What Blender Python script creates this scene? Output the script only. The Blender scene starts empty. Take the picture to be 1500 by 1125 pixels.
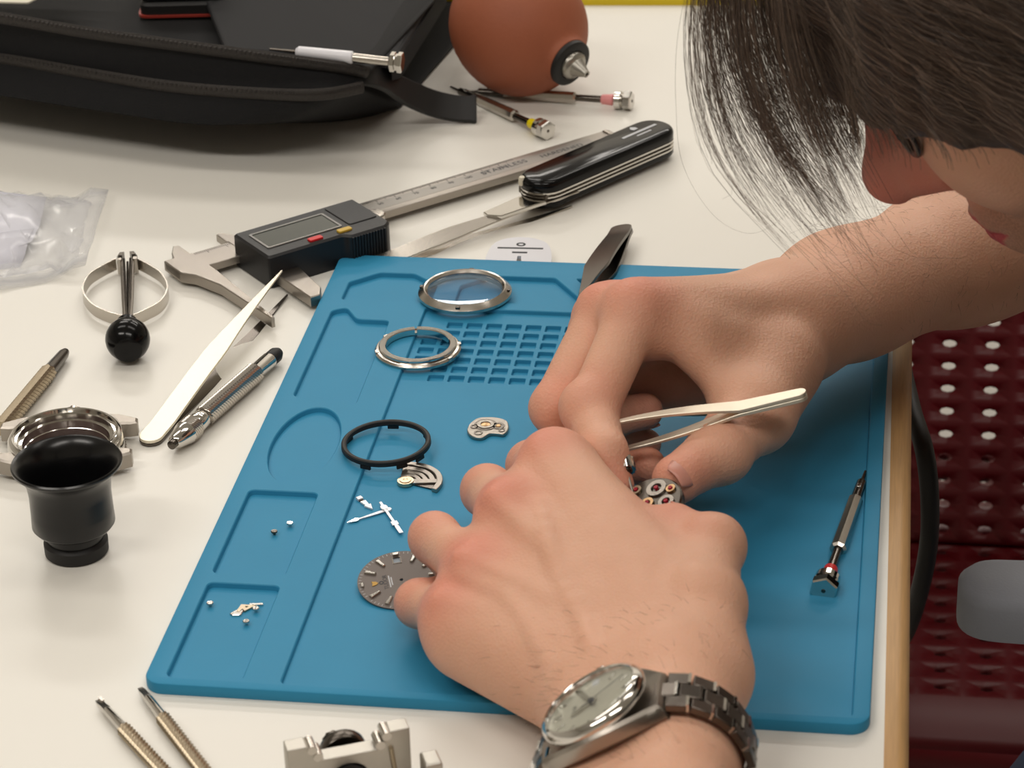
import bpy, bmesh, math, random
import numpy as np
from mathutils import Vector, Matrix
from mathutils.geometry import tessellate_polygon

# ---------------------------------------------------------------- camera, light, exposure
S = 0.001            # everything below is written in millimetres above the table top
Z0 = 0.73            # height of the table top over the floor (m)
scene = bpy.context.scene
FPX = 4000.0
YAW, PIT, ROL = math.radians(-9.072), math.radians(27.771), math.radians(-1.834)
CAM = np.array([254.2, -758.3, 531.9])
_F = np.array([math.sin(YAW)*math.cos(PIT), math.cos(YAW)*math.cos(PIT), -math.sin(PIT)])
_r = np.array([math.cos(YAW), -math.sin(YAW), 0.0]); _u = np.cross(_r, _F)
_r2 = _r*math.cos(ROL)+_u*math.sin(ROL); _u2 = -_r*math.sin(ROL)+_u*math.cos(ROL)
CR = np.stack([_r2, _u2, -_F], 1)

cd = bpy.data.cameras.new('camera')
cd.sensor_width = 36.0; cd.sensor_fit = 'HORIZONTAL'; cd.lens = FPX/1500*36.0
cd.clip_start = 0.05; cd.clip_end = 50
cd.dof.use_dof = True; cd.dof.focus_distance = 1.10; cd.dof.aperture_fstop = 26
camera = bpy.data.objects.new('camera', cd); scene.collection.objects.link(camera)
mw = Matrix.Identity(4)
for i in range(3):
    for j in range(3): mw[i][j] = CR[i, j]
    mw[i][3] = CAM[i]*S + (Z0 if i == 2 else 0)
camera.matrix_world = mw
scene.camera = camera

world = bpy.data.worlds.new('room_ambience'); scene.world = world; world.use_nodes = True
world.node_tree.nodes['Background'].inputs[0].default_value = (1.0, 0.95, 0.88, 1)
world.node_tree.nodes['Background'].inputs[1].default_value = 0.30

def area_light(name, x, y, z, sx, sy, power, col=(1.0, 0.945, 0.875)):
    l = bpy.data.lights.new(name, 'AREA'); l.shape = 'RECTANGLE'; l.size = sx; l.size_y = sy
    l.energy = power; l.color = col
    o = bpy.data.objects.new(name, l); scene.collection.objects.link(o)
    o.location = (x, y, z)
    return o
for lx, ly, lw in ((-0.9, 3.3, 26), (0.7, 3.3, 26), (-0.9, 1.9, 17), (0.7, 1.9, 12), (-0.9, 0.5, 8), (0.7, 0.5, 7), (-0.9, -1.0, 21), (0.7, -1.0, 18)):  # rearmost pair added to brighten the back wall that flat metal mirrors
    area_light('ceiling_and_fill_panel', lx, ly, 2.64, 1.2, 0.3, lw)

vs = scene.view_settings
vs.view_transform = 'Standard'; vs.look = 'None'; vs.gamma = 1.0; vs.use_curve_mapping = False
vs.exposure = -0.46

# ---------------------------------------------------------------- helpers
col = scene.collection
def at(px, py, z=0.0):
    """photo pixel + height over the table (mm) -> point (mm)"""
    d = CR @ np.array([(px-750)/FPX, -(py-562.5)/FPX, -1.0])
    return CAM + d*((z-CAM[2])/d[2])
def atd(px, py, dist):
    d = CR @ np.array([(px-750)/FPX, -(py-562.5)/FPX, -1.0])
    return CAM + d*dist
def lin(c):
    c = c/255.0
    return c/12.92 if c <= 0.04045 else ((c+0.055)/1.055)**2.4
def rgb(r, g, b): return (lin(r), lin(g), lin(b), 1.0)
def nrm(v):
    v = np.asarray(v, float); return v/max(np.linalg.norm(v), 1e-12)

MATS = {}
def material(name, color, rough=0.5, metal=0.0, spec=0.5, bump=0.0, bscale=200.0, var=0.0, vscale=60.0,
             coat=0.0, trans=0.0, ior=1.45, alpha=1.0, aniso=None, voro=False, sss=0.0, sheen=0.0):
    if name in MATS: return MATS[name]
    m = bpy.data.materials.new(name); m.use_nodes = True
    nt = m.node_tree; b = nt.nodes['Principled BSDF']
    b.inputs['Base Color'].default_value = color; b.inputs['Roughness'].default_value = rough
    b.inputs['Metallic'].default_value = metal; b.inputs['Specular IOR Level'].default_value = spec
    b.inputs['Coat Weight'].default_value = coat; b.inputs['Transmission Weight'].default_value = trans
    b.inputs['IOR'].default_value = ior; b.inputs['Alpha'].default_value = alpha
    b.inputs['Sheen Weight'].default_value = sheen
    if sss:
        b.inputs['Subsurface Weight'].default_value = sss
        b.inputs['Subsurface Radius'].default_value = (1.0, 0.4, 0.2); b.inputs['Subsurface Scale'].default_value = 0.003
    tc = nt.nodes.new('ShaderNodeTexCoord')
    src = tc.outputs['Object']
    if aniso is not None:
        mp = nt.nodes.new('ShaderNodeMapping'); mp.inputs['Scale'].default_value = aniso
        nt.links.new(src, mp.inputs['Vector']); src = mp.outputs['Vector']
    if bump:
        if voro:
            n = nt.nodes.new('ShaderNodeTexVoronoi'); n.inputs['Scale'].default_value = bscale; out = n.outputs['Distance']
        else:
            n = nt.nodes.new('ShaderNodeTexNoise'); n.inputs['Scale'].default_value = bscale; n.inputs['Detail'].default_value = 4; out = n.outputs['Fac']
        nt.links.new(src, n.inputs['Vector'])
        bp = nt.nodes.new('ShaderNodeBump'); bp.inputs['Strength'].default_value = bump; bp.inputs['Distance'].default_value = 0.001
        nt.links.new(out, bp.inputs['Height']); nt.links.new(bp.outputs['Normal'], b.inputs['Normal'])
    if var:
        n = nt.nodes.new('ShaderNodeTexNoise'); n.inputs['Scale'].default_value = vscale; n.inputs['Detail'].default_value = 6
        nt.links.new(src, n.inputs['Vector'])
        mx = nt.nodes.new('ShaderNodeMix'); mx.data_type = 'RGBA'
        mx.inputs['A'].default_value = tuple(c*(1-var) for c in color[:3])+(1,)
        mx.inputs['B'].default_value = tuple(min(1, c*(1+var)) for c in color[:3])+(1,)
        nt.links.new(n.outputs['Fac'], mx.inputs['Factor']); nt.links.new(mx.outputs['Result'], b.inputs['Base Color'])
    MATS[name] = m
    return m

class MB:
    """collects shapes (mm) into one mesh"""
    def __init__(s): s.v = []; s.f = []
    def add(s, v, f, M=None):
        o = len(s.v)
        for p in v:
            if M is not None:
                q = M @ Vector((p[0], p[1], p[2])); s.v.append((q.x, q.y, q.z))
            else: s.v.append((float(p[0]), float(p[1]), float(p[2])))
        s.f += [tuple(i+o for i in q) for q in f]
        return s
    def box(s, c, d, M=None):
        x, y, z = c; a, b, e = d[0]/2, d[1]/2, d[2]/2
        v = [(x-a,y-b,z-e),(x+a,y-b,z-e),(x+a,y+b,z-e),(x-a,y+b,z-e),(x-a,y-b,z+e),(x+a,y-b,z+e),(x+a,y+b,z+e),(x-a,y+b,z+e)]
        return s.add(v, [(0,3,2,1),(4,5,6,7),(0,1,5,4),(1,2,6,5),(2,3,7,6),(3,0,4,7)], M)
    def loft(s, rings, M=None, cap=True, closed=True, loop=False):
        n = len(rings[0]); v = [p for r in rings for p in r]; f = []
        m = len(rings)
        for i in range(m if loop else m-1):
            k = (i+1) % m
            for j in range(n if closed else n-1):
                l = (j+1) % n
                f.append((i*n+j, i*n+l, k*n+l, k*n+j))
        if cap and not loop:
            f.append(tuple(range(n-1, -1, -1))); f.append(tuple((m-1)*n+j for j in range(n)))
        return s.add(v, f, M)
    def lathe(s, prof, n=32, M=None, cap=True, closed=False, a0=0.0, a1=None):
        """prof [(r,z)], axis z"""
        if a1 is None:
            rings = [[(r*math.cos(2*math.pi*j/n), r*math.sin(2*math.pi*j/n), z) for j in range(n)] for r, z in prof]
            return s.loft(rings, M, cap=cap and not closed, loop=closed)
        rings = [[(r*math.cos(a0+(a1-a0)*j/n), r*math.sin(a0+(a1-a0)*j/n), z) for r, z in prof] for j in range(n+1)]
        return s.loft(rings, M, cap=True, closed=True)
    def rod(s, prof, n=20, M=None):
        """prof [(x,r)], axis x"""
        rings = [[(x, r*math.cos(2*math.pi*j/n), r*math.sin(2*math.pi*j/n)) for j in range(n)] for x, r in prof]
        return s.loft(rings, M)
    def tube(s, pts, rad, n=8, M=None, cap=True, flat=None):
        pts = [np.asarray(p, float) for p in pts]; m = len(pts)
        if not hasattr(rad, '__len__'): rad = [rad]*m
        t0 = nrm(pts[1]-pts[0]); up = np.array([0, 0, 1.0])
        if abs(t0 @ up) > 0.95: up = np.array([1.0, 0, 0])
        a = nrm(np.cross(up, t0)); rings = []
        for i in range(m):
            t = nrm(pts[min(i+1, m-1)]-pts[max(i-1, 0)])
            a = nrm(a-(a@t)*t); b = np.cross(t, a)
            ra, rb = (rad[i], rad[i]) if flat is None else (rad[i]*flat[0], rad[i]*flat[1])
            rings.append([tuple(pts[i]+ra*math.cos(2*math.pi*j/n)*a+rb*math.sin(2*math.pi*j/n)*b) for j in range(n)])
        return s.loft(rings, M, cap=cap)
    def prism(s, poly, z0, z1, M=None, cham=0.0):
        n = len(poly)
        if cham:
            inner = offset(poly, -cham)
            rings = [[(x, y, z0) for x, y in poly], [(x, y, z1-cham) for x, y in poly], [(x, y, z1) for x, y in inner]]
        else: rings = [[(x, y, z0) for x, y in poly], [(x, y, z1) for x, y in poly]]
        return s.loft(rings, M)
    def plate(s, outer, holes, z0, z1, M=None):
        """flat plate with holes"""
        loops = [outer]+holes
        tri = tessellate_polygon([[Vector((x, y, 0)) for x, y in l] for l in loops])
        flat = [p for l in loops for p in l]; N = len(flat)
        v = [(x, y, z1) for x, y in flat]+[(x, y, z0) for x, y in flat]; f = []
        for t in tri:
            a, b, c = t
            ar = (flat[b][0]-flat[a][0])*(flat[c][1]-flat[a][1])-(flat[b][1]-flat[a][1])*(flat[c][0]-flat[a][0])
            if ar < 0: t = (a, c, b)
            f.append(tuple(t)); f.append((t[0]+N, t[2]+N, t[1]+N))
        o = 0
        for k, l in enumerate(loops):
            n = len(l); ar = sum(l[i][0]*l[(i+1) % n][1]-l[(i+1) % n][0]*l[i][1] for i in range(n))
            for i in range(n):
                j = (i+1) % n
                q = (o+i+N, o+j+N, o+j, o+i)
                if (ar > 0) != (k == 0): q = q[::-1]
                f.append(q)
            o += n
        return s.add(v, f, M)
    def build(s, name, mat, parent=None, smooth=35.0, bevel=0.0, bseg=2, org=None):
        me = bpy.data.meshes.new(name)
        o_ = org if org is not None else (0, 0, 0)
        me.from_pydata([((x-o_[0])*S, (y-o_[1])*S, (z-o_[2])*S) for x, y, z in s.v], [], s.f)
        me.materials.append(mat)
        bm = bmesh.new(); bm.from_mesh(me); bmesh.ops.remove_doubles(bm, verts=bm.verts, dist=2e-6); bmesh.ops.recalc_face_normals(bm, faces=bm.faces); bm.to_mesh(me); bm.free()
        if smooth:
            me.polygons.foreach_set('use_smooth', [True]*len(me.polygons))
            me.set_sharp_from_angle(angle=math.radians(smooth))
        me.update()
        o = bpy.data.objects.new(name, me); col.objects.link(o)
        if org is not None: o.location = (org[0]*S, org[1]*S, org[2]*S+Z0)
        elif parent is None: o.location = (0, 0, Z0)
        if parent is not None: o.parent = parent
        if bevel:
            md = o.modifiers.new('edge', 'BEVEL'); md.width = bevel*S; md.segments = bseg; md.limit_method = 'ANGLE'; md.angle_limit = math.radians(40)
        return o

def offset(poly, d):
    """offset a CCW polygon outwards by d (inwards if negative)"""
    n = len(poly); out = []
    ar = sum(poly[i][0]*poly[(i+1) % n][1]-poly[(i+1) % n][0]*poly[i][1] for i in range(n))
    sg = 1 if ar > 0 else -1
    for i in range(n):
        p0, p1, p2 = np.array(poly[i-1], float), np.array(poly[i], float), np.array(poly[(i+1) % n], float)
        e1, e2 = nrm(p1-p0), nrm(p2-p1)
        n1, n2 = sg*np.array([e1[1], -e1[0]]), sg*np.array([e2[1], -e2[0]])
        m = n1+n2; m = m/max(m@m, 0.3)*2
        q = p1+m*d; out.append((q[0], q[1]))
    return out
def rrect(x0, y0, x1, y1, r, n=5):
    p = []
    for cx, cy, a in ((x1-r, y0+r, -90), (x1-r, y1-r, 0), (x0+r, y1-r, 90), (x0+r, y0+r, 180)):
        for i in range(n+1):
            t = math.radians(a+90*i/n); p.append((cx+r*math.cos(t), cy+r*math.sin(t)))
    return p
def roundpoly(poly, r, n=3):
    out = []; m = len(poly)
    for i in range(m):
        p0, p1, p2 = np.array(poly[i-1], float), np.array(poly[i], float), np.array(poly[(i+1) % m], float)
        a = p1+nrm(p0-p1)*min(r, np.linalg.norm(p0-p1)*.45); b = p1+nrm(p2-p1)*min(r, np.linalg.norm(p2-p1)*.45)
        for k in range(n+1):
            t = k/n; q = a*(1-t)**2+2*p1*t*(1-t)+b*t*t; out.append((q[0], q[1]))
    return out
def circ(cx, cy, r, n=24, ry=None):
    return [(cx+r*math.cos(2*math.pi*i/n), cy+(ry or r)*math.sin(2*math.pi*i/n)) for i in range(n)]
def catmull(pts, n=8):
    P = [np.asarray(p, float) for p in pts]; P = [2*P[0]-P[1]]+P+[2*P[-1]-P[-2]]; out = []
    for i in range(1, len(P)-2):
        for k in range(n):
            t = k/n
            out.append(0.5*(2*P[i]+(P[i+1]-P[i-1])*t+(2*P[i-1]-5*P[i]+4*P[i+1]-P[i+2])*t*t+(3*P[i]-P[i-1]-3*P[i+1]+P[i+2])*t**3))
    out.append(P[-2]); return out

def tag(o, label=None, cat=None, group=None, kind=None):
    if label: o['label'] = label
    if cat: o['category'] = cat
    if group: o['group'] = group
    if kind: o['kind'] = kind
    return o
def thing(name, label, cat, loc, rotz=0.0, group=None, R3=None):
    o = bpy.data.objects.new(name, None); col.objects.link(o); o.empty_display_size = 0.01
    if R3 is not None:
        m = Matrix.Identity(4)
        for i in range(3):
            for j in range(3): m[i][j] = R3[i][j]
        m.translation = (loc[0]*S, loc[1]*S, loc[2]*S+Z0); o.matrix_world = m
    else:
        o.location = (loc[0]*S, loc[1]*S, loc[2]*S+Z0); o.rotation_euler = (0, 0, rotz)
    return tag(o, label, cat, group)
def axes(A, B, up=(0, 0, 1)):
    """3x3 matrix: x from A to B, z close to up"""
    x = nrm(np.asarray(B, float)-np.asarray(A, float)); y = nrm(np.cross(up, x)); z = np.cross(x, y)
    return np.stack([x, y, z], 1)
def TR(x=0, y=0, z=0): return Matrix.Translation((x, y, z))
def RX(a): return Matrix.Rotation(math.radians(a), 4, 'X')
def RY(a): return Matrix.Rotation(math.radians(a), 4, 'Y')
def RZ(a): return Matrix.Rotation(math.radians(a), 4, 'Z')
def text_mesh(name, body, size, mat, parent, M, depth=0.05, align='CENTER', sx=1.0):
    cu = bpy.data.curves.new(name, 'FONT'); cu.body = body; cu.size = size; cu.align_x = align; cu.align_y = 'CENTER'
    cu.extrude = depth/2
    t = bpy.data.objects.new(name, cu); col.objects.link(t)
    dg = bpy.context.evaluated_depsgraph_get()
    me = bpy.data.meshes.new_from_object(t.evaluated_get(dg)); bpy.data.objects.remove(t)
    me.transform(Matrix.Diagonal((sx, 1, 1, 1)))
    me.transform(M); me.transform(Matrix.Scale(S, 4)); me.materials.clear(); me.materials.append(mat)
    o = bpy.data.objects.new(name, me); col.objects.link(o); o.parent = parent
    return o

# ---------------------------------------------------------------- materials
M_white = material('white_laminate', rgb(232, 229, 221), 0.35, bump=0.02, bscale=900)
M_steel = material('steel', rgb(196, 190, 182), 0.22, 1.0, bump=0.03, bscale=700)
M_brush = material('brushed_steel', rgb(164, 157, 149), 0.34, 1.0, bump=0.08, bscale=300, aniso=(1, 14, 14))
M_chrome = material('chrome', rgb(214, 211, 206), 0.09, 1.0)
M_dsteel = material('dark_steel', rgb(96, 90, 84), 0.25, 1.0)
M_bronze = material('nickel_knurl', rgb(176, 162, 140), 0.34, 1.0)
M_black = material('black_plastic', rgb(16, 16, 18), 0.32)
M_blackg = material('black_gloss', rgb(8, 8, 9), 0.16, spec=0.3)
M_rubber = material('black_rubber', rgb(24, 23, 23), 0.55)
M_fabric = material('black_fabric', rgb(15, 15, 17), 0.9, bump=0.4, bscale=1500, var=0.2, vscale=300)
M_fabric2 = material('charcoal_lining', rgb(38, 38, 40), 0.9, bump=0.3, bscale=2500)
M_zip = material('zip_tape', rgb(50, 46, 43), 0.7, bump=0.8, bscale=600)
M_mat = material('blue_silicone', rgb(50, 138, 178), 0.5, spec=0.25, bump=0.03, bscale=500, var=0.05, vscale=40)
M_alu = material('aluminium', rgb(190, 186, 178), 0.42, 1.0, bump=0.1, bscale=300)
M_red = material('red_ring', rgb(205, 30, 32), 0.35)
M_yel = material('yellow_ring', rgb(228, 205, 10), 0.35)
M_pink = material('pink_ring', rgb(232, 150, 150), 0.35)
M_whitep = material('white_plastic', rgb(226, 226, 232), 0.25, coat=0.3)
M_ink = material('dark_ink', rgb(40, 42, 48), 0.5)
M_winkk = material('pale_print', rgb(190, 192, 196), 0.5)
M_gold = material('gold_print', rgb(150, 118, 60), 0.3, 0.8)
def thin_glass(name, tint, refl=0.06):
    m = bpy.data.materials.new(name); m.use_nodes = True; nt = m.node_tree; nt.nodes.remove(nt.nodes['Principled BSDF'])
    t = nt.nodes.new('ShaderNodeBsdfTransparent'); t.inputs['Color'].default_value = tint
    g = nt.nodes.new('ShaderNodeBsdfGlossy'); g.inputs['Roughness'].default_value = 0.02
    w = nt.nodes.new('ShaderNodeLayerWeight'); w.inputs['Blend'].default_value = 0.5; pw = nt.nodes.new('ShaderNodeMath'); pw.operation = 'POWER'; pw.inputs[1].default_value = 5.0; nt.links.new(w.outputs['Facing'], pw.inputs[0])
    r = nt.nodes.new('ShaderNodeMapRange'); r.inputs['To Min'].default_value = refl; r.inputs['To Max'].default_value = 0.9
    x = nt.nodes.new('ShaderNodeMixShader'); nt.links.new(pw.outputs[0], r.inputs['Value']); nt.links.new(r.outputs['Result'], x.inputs['Fac'])
    nt.links.new(t.outputs[0], x.inputs[1]); nt.links.new(g.outputs[0], x.inputs[2]); nt.links.new(x.outputs[0], nt.nodes['Material Output'].inputs['Surface'])
    return m
M_glass = material('clear_glass', (1, 1, 1, 1), 0.0, trans=1.0, ior=1.45)

# ---------------------------------------------------------------- the room
def structure(name, c, d, mat, kids=None):
    o = MB().box(c, d).build(name, mat, org=c); o['kind'] = 'structure'; return o
M_floor = material('vinyl_floor', rgb(168, 164, 158), 0.45, var=0.12, vscale=40)
M_wallp = material('painted_wall', rgb(222, 218, 210), 0.8, bump=0.05, bscale=80)
M_ceil = material('ceiling_tile', rgb(232, 230, 224), 0.9, bump=0.1, bscale=60)
structure('floor', (0, 500, -740), (6000, 7000, 20), M_floor)
structure('ceiling', (0, 500, 1960), (6000, 7000, 20), M_ceil)
structure('wall_back', (0, 4010, 610), (6040, 20, 2680), M_wallp)
structure('wall_front', (0, -3010, 610), (6040, 20, 2680), M_wallp)
structure('wall_left', (-3010, 500, 610), (20, 7000, 2680), M_wallp)
structure('wall_right', (3010, 500, 610), (20, 7000, 2680), M_wallp)

# ---------------------------------------------------------------- table
M_wood = material('beech_edge', rgb(196, 154, 102), 0.45, bump=0.05, bscale=120, var=0.22, vscale=30, aniso=(40, 1.5, 10))
ax = np.array([255.1, -17.2]); bx = np.array([251.7, 291.8]); ed = nrm(bx-ax)          # inner line of the wooden edge
def edge_x(y): return ax[0]+(y-ax[1])*ed[0]/ed[1]
table = thing('work_table', 'white laminate work table with a pale wooden edge strip', 'table', (0, 200, -730))
YN, YF = -420.0, 1000.0
tt = MB().prism([(-1100, YN), (edge_x(YN), YN), (edge_x(YF), YF), (-1100, YF)], -24, 0); 
o = tt.build('table_top', M_white, table); o.location = (0, -0.2, 0.73)
prof = [(0, -24), (6.3, -24), (8.0, -22), (8.4, -12), (8.2, -3.2), (6.4, -0.6), (4.0, 0.2), (0, 0.25)]
strip = MB(); strip.loft([[(edge_x(y)+a, y, b) for a, b in prof] for y in (YN, 0, 300, YF)])
o = strip.build('wooden_edge', M_wood, table, 50); o.location = (0, -0.2, 0.73)
M_leg = material('table_leg_paint', rgb(120, 120, 122), 0.4, 0.6)
for lx in (-1040, 190):
    for ly in (-360, 940):
        o = MB().box((lx, ly, -377), (45, 45, 706)).build('leg', M_leg, table, bevel=3); o.location = (0, -0.2, 0.73)

# yellow ruler lying at the back of the table
M_ylw = material('yellow_lacquer', rgb(214, 188, 20), 0.4)
A, B = at(600, 8, 0), at(1060, 8, 0)
d = nrm(B-A); A = A-d*60; B = B+d*260
yr = thing('yellow_ruler', 'yellow ruler lying along the far edge of the white table', 'ruler', A, math.atan2(d[1], d[0]))
L = np.linalg.norm(B-A)
MB().prism(roundpoly([(0, 0), (L, 0), (L, 34), (0, 34)], 2), 0, 4, cham=0.5).build('blade', M_ylw, yr)
for i in range(int(L/10)):
    pass
mk = MB()
for i in range(1, int(L/5)): mk.box((i*5, 34-(4 if i % 2 else 6.5)/2-1, 4.03), (0.5, 4 if i % 2 else 6.5, 0.06))
mk.build('graduation', M_ink, yr, 0)['kind'] = 'stuff'

# ---------------------------------------------------------------- silicone mat
MT, MF, RF, CF = 4.6, 2.9, 2.5, 1.3      # heights: rim, main floor, recess floor, cell floor
mb = MB()
def flat_with_holes(outer, holes, z):
    loops = [outer]+holes
    tri = tessellate_polygon([[Vector((x, y, 0)) for x, y in l] for l in loops])
    fl = [p for l in loops for p in l]; f = []
    for a, b, c in tri:
        ar = (fl[b][0]-fl[a][0])*(fl[c][1]-fl[a][1])-(fl[b][1]-fl[a][1])*(fl[c][0]-fl[a][0])
        f.append((a, b, c) if ar > 0 else (a, c, b))
    mb.add([(x, y, z) for x, y in fl], f)
def walls(p_top, p_mid, p_bot, zt, zb):
    mb.loft([[(x, y, zt) for x, y in p_top], [(x, y, zt-0.35) for x, y in p_mid], [(x, y, zb) for x, y in p_bot]], cap=False)
def ccw(p):
    n = len(p); return p if sum(p[i][0]*p[(i+1) % n][1]-p[(i+1) % n][0]*p[i][1] for i in range(n)) > 0 else p[::-1]
rec = [
    roundpoly([(9.5, 303.5), (49.6, 303.5), (49.6, 321), (37.3, 332), (21.8, 332), (9.5, 321)], 1.5),
    roundpoly([(60, 306), (117, 306), (113.8, 314), (101, 333), (72, 333), (60, 322)], 1.5),
    roundpoly([(126, 309), (190, 309), (190, 333), (110.5, 333)], 1.5),
    roundpoly([(200, 306), (240, 306), (240, 333), (200, 333)], 3),
    roundpoly([(7.5, 212), (34.8, 207), (34.6, 284.5), (20, 284.5), (13.5, 295.5), (7.5, 292)], 2.5),
    [(21+13.4*math.cos(t), 172+31*math.sin(t)) for t in [2*math.pi*i/48 for i in range(48)]],
    rrect(7.2, 73, 34.5, 134.5, 2.5), rrect(7.6, 4.6, 34.5, 66.5, 2.5)]
main = rrect(48.2, 4.2, 244, 299, 2.5)
outer = rrect(0, 0, 250, 350, 7, 8)
o_in = offset(outer, -0.9); o_mid = offset(outer, -0.25)
holes = [offset(ccw(r), 0.35) for r in rec]; mh = offset(main, 0.35)
flat_with_holes(o_in, holes+[mh], MT)
mb.loft([[(x, y, MT) for x, y in o_in], [(x, y, MT-0.25) for x, y in o_mid], [(x, y, MT-0.9) for x, y in outer],
         [(x, y, 0.7) for x, y in outer], [(x, y, 0.0) for x, y in o_mid]], cap=False)
mb.add([(x, y, 0.0) for x, y in o_mid], [tuple(range(len(o_mid)))[::-1]])
for r, h in zip(rec, holes):
    r = ccw(r); b = offset(r, -0.3)
    walls(h, r, b, MT, RF)
    mb.add([(x, y, RF) for x, y in b], [tuple(range(len(b)))])
mbot = offset(main, -0.3); walls(mh, main, mbot, MT, MF)
cells = []
for i in range(16):
    for j in range(8):
        x, y = 54.6+8.6*i, 236.2+8.25*j
        if i == 0 and j in (0, 1, 5, 6, 7): continue
        if y+3 > 296.5: continue
        cells.append(rrect(x-3.3, y-2.9, x+3.3, y+2.9, 0.7, 2))
flat_with_holes(mbot, [offset(c, 0.2) for c in cells], MF)
for c in cells:
    b = offset(c, -0.25)
    mb.loft([[(x, y, MF) for x, y in offset(c, 0.2)], [(x, y, MF-0.2) for x, y in c], [(x, y, CF) for x, y in b]], cap=False)
    mb.add([(x, y, CF) for x, y in b], [tuple(range(len(b)))])
wm = mb.build('work_mat', M_mat, smooth=30, org=(125, 175, 0))
tag(wm, 'blue silicone repair mat with moulded trays, lying on the white table', 'mat')

# ---------------------------------------------------------------- tools on the table
def knurl_rod(mb, x0, x1, r, n=18, pitch=1.3, amp=0.22, M=None):
    """diamond knurled rod along x: radius alternates in a checker"""
    m = max(2, int((x1-x0)/(pitch/2))); rings = []
    for i in range(m+1):
        x = x0+(x1-x0)*i/m
        rings.append([(x, (r+amp*(1 if (i+j) % 2 else -1))*math.cos(2*math.pi*j/n), (r+amp*(1 if (i+j) % 2 else -1))*math.sin(2*math.pi*j/n)) for j in range(n)])
    return mb.loft(rings, M)

def screwdriver(label, tip, head, z, ringmat, L=None, mirror_head=True, R=2.7, hexr=5.2, group='small watch screwdrivers', B=None):
    A = at(*tip, z) if not isinstance(tip, np.ndarray) else tip
    B = at(*head, hexr*0.95+(0 if z < 4 else MF)) if B is None else B
    L = np.linalg.norm(B-A); t = thing('screwdriver', label, 'screwdriver', A, R3=axes(A, B), group=group)
    k = L/96.0
    b = MB().rod([(0, 0.25), (0.3, 0.55), (9*k, 0.8), (11*k, 0.8)], 10); b.build('blade', M_dsteel, t)
    MB().rod([(9*k, 1.0), (10*k, 1.9), (24*k, 2.1), (26*k, 2.1)], 16).build('chuck', M_dsteel, t)
    MB().box((16*k, 0, 1.6), (3, 1.6, 1.6)).build('set_screw', M_chrome, t, bevel=0.3)
    h = MB(); rings = []
    for x, r in ((24*k, R*0.7), (25*k, R), (64*k, R*1.08), (65*k, R*0.75)):
        rings.append([(x, r*(1.0 if j % 2 == 0 else 0.93)*math.cos(2*math.pi*j/16), r*(1.0 if j % 2 == 0 else 0.93)*math.sin(2*math.pi*j/16)) for j in range(16)])
    h.loft(rings); h.build('handle', M_steel, t, 20)
    MB().rod([(64*k, 1.7), (80*k, 1.9)], 16).build('neck', M_dsteel, t)
    MB().rod([(79*k, 2.0), (79.6*k, 2.6), (85.5*k, 3.0), (86*k, 2.4)], 20).build('colour_ring', ringmat, t)
    hd = MB(); hd.rod([(86*k, hexr*0.6), (87*k, hexr*0.9), (90*k, hexr*0.9), (91*k, hexr*0.62)], 24)
    hd.rod([(91*k, hexr*0.7), (92*k, hexr), (95.3*k, hexr), (96*k, hexr*0.9)], 6, RX(20))
    hd.build('swivel_head', M_chrome, t, 25)
    MB().rod([(95.9*k, 0.9), (96.25*k, 0.7)], 12).build('pivot', M_dsteel, t)
    return t
screwdriver('small steel screwdriver with a red ring lying on the blue mat', (1268, 690), (1206, 866), MF+0.8, M_red, R=3.0, hexr=5.4)
screwdriver('steel screwdriver with a yellow ring on the table below the rubber blower', (660, 127), (803, 192), 1.2, M_yel, R=2.9)
screwdriver('steel screwdriver with a pink ring half under the rubber blower', (676, 133), (926, 148), 1.2, M_pink, R=2.9)

def tweezers(name, label, A, T1, T2, w_end, w_mid, mat, parts=('blade', 'blade'), th=1.3, up=(0, 0, 1), group=None, tipw=0.8, wmax_at=0.3, join=0.12, mats=None, zdir=None):
    """A back end, T1/T2 tips of the two blades (mm)"""
    A, T1, T2 = (np.asarray(q, float) for q in (A, T1, T2))
    mid = (T1+T2)/2; sep = nrm(T1-T2)
    x = nrm(mid-A); z = nrm(sep-(sep@x)*x)
    if zdir is not None: z = nrm(np.asarray(zdir)-(np.asarray(zdir)@x)*x)
    if z@np.asarray(up) < 0: z = -z; T1, T2 = T2, T1
    y = np.cross(z, x); L = np.linalg.norm(mid-A)
    t = thing(name, label, 'tweezers', A, R3=np.stack([x, y, z], 1), group=group)
    N = 26
    for s, tip in ((1, T1), (-1, T2)):
        tz = (tip-A)@z; ty = (tip-A)@y; tl = (tip-A)@x
        b = MB(); rings = []
        for u in [0, 0.003, 0.009, 0.018, 0.027]+[0.035+0.965*i/N for i in range(N+1)]:
            xx = tl*u
            wv = w_end/2*(1-(1-min(1, u/0.035))**2)**0.5 if u < 0.035 else (w_end+(w_mid-w_end)*(u-0.035)/(wmax_at-0.035))/2 if u < wmax_at else w_mid/2+(tipw/2-w_mid/2)*((u-wmax_at)/(1-wmax_at))**0.85
            wv = max(wv, 0.25)
            v = max(0, (u-join)/(1-join))
            zz = s*th*0.55+(tz-s*th*0.55)*(v**0.9 if v > 0 else 0)+s*3.0*math.sin(math.pi*v)*0.6
            yy = ty*v; h = th/2*(1-0.35*u)
            rings.append([(xx, yy-wv, zz-h), (xx, yy+wv, zz-h), (xx, yy+wv, zz+h), (xx, yy-wv, zz+h)])
        b.loft(rings); b.build('blade', mat if mats is None else mats[0 if s > 0 else 1], t, 40, bevel=0.18, bseg=1)
    MB().box((L*join*0.55, 0, 0), (L*join*0.8, w_end*0.7, th*0.9)).build('spacer', M_steel, t)
    return t
M_tw = material('satin_steel', rgb(232, 224, 206), 0.42, 0.85, bump=0.06, bscale=250)
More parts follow.
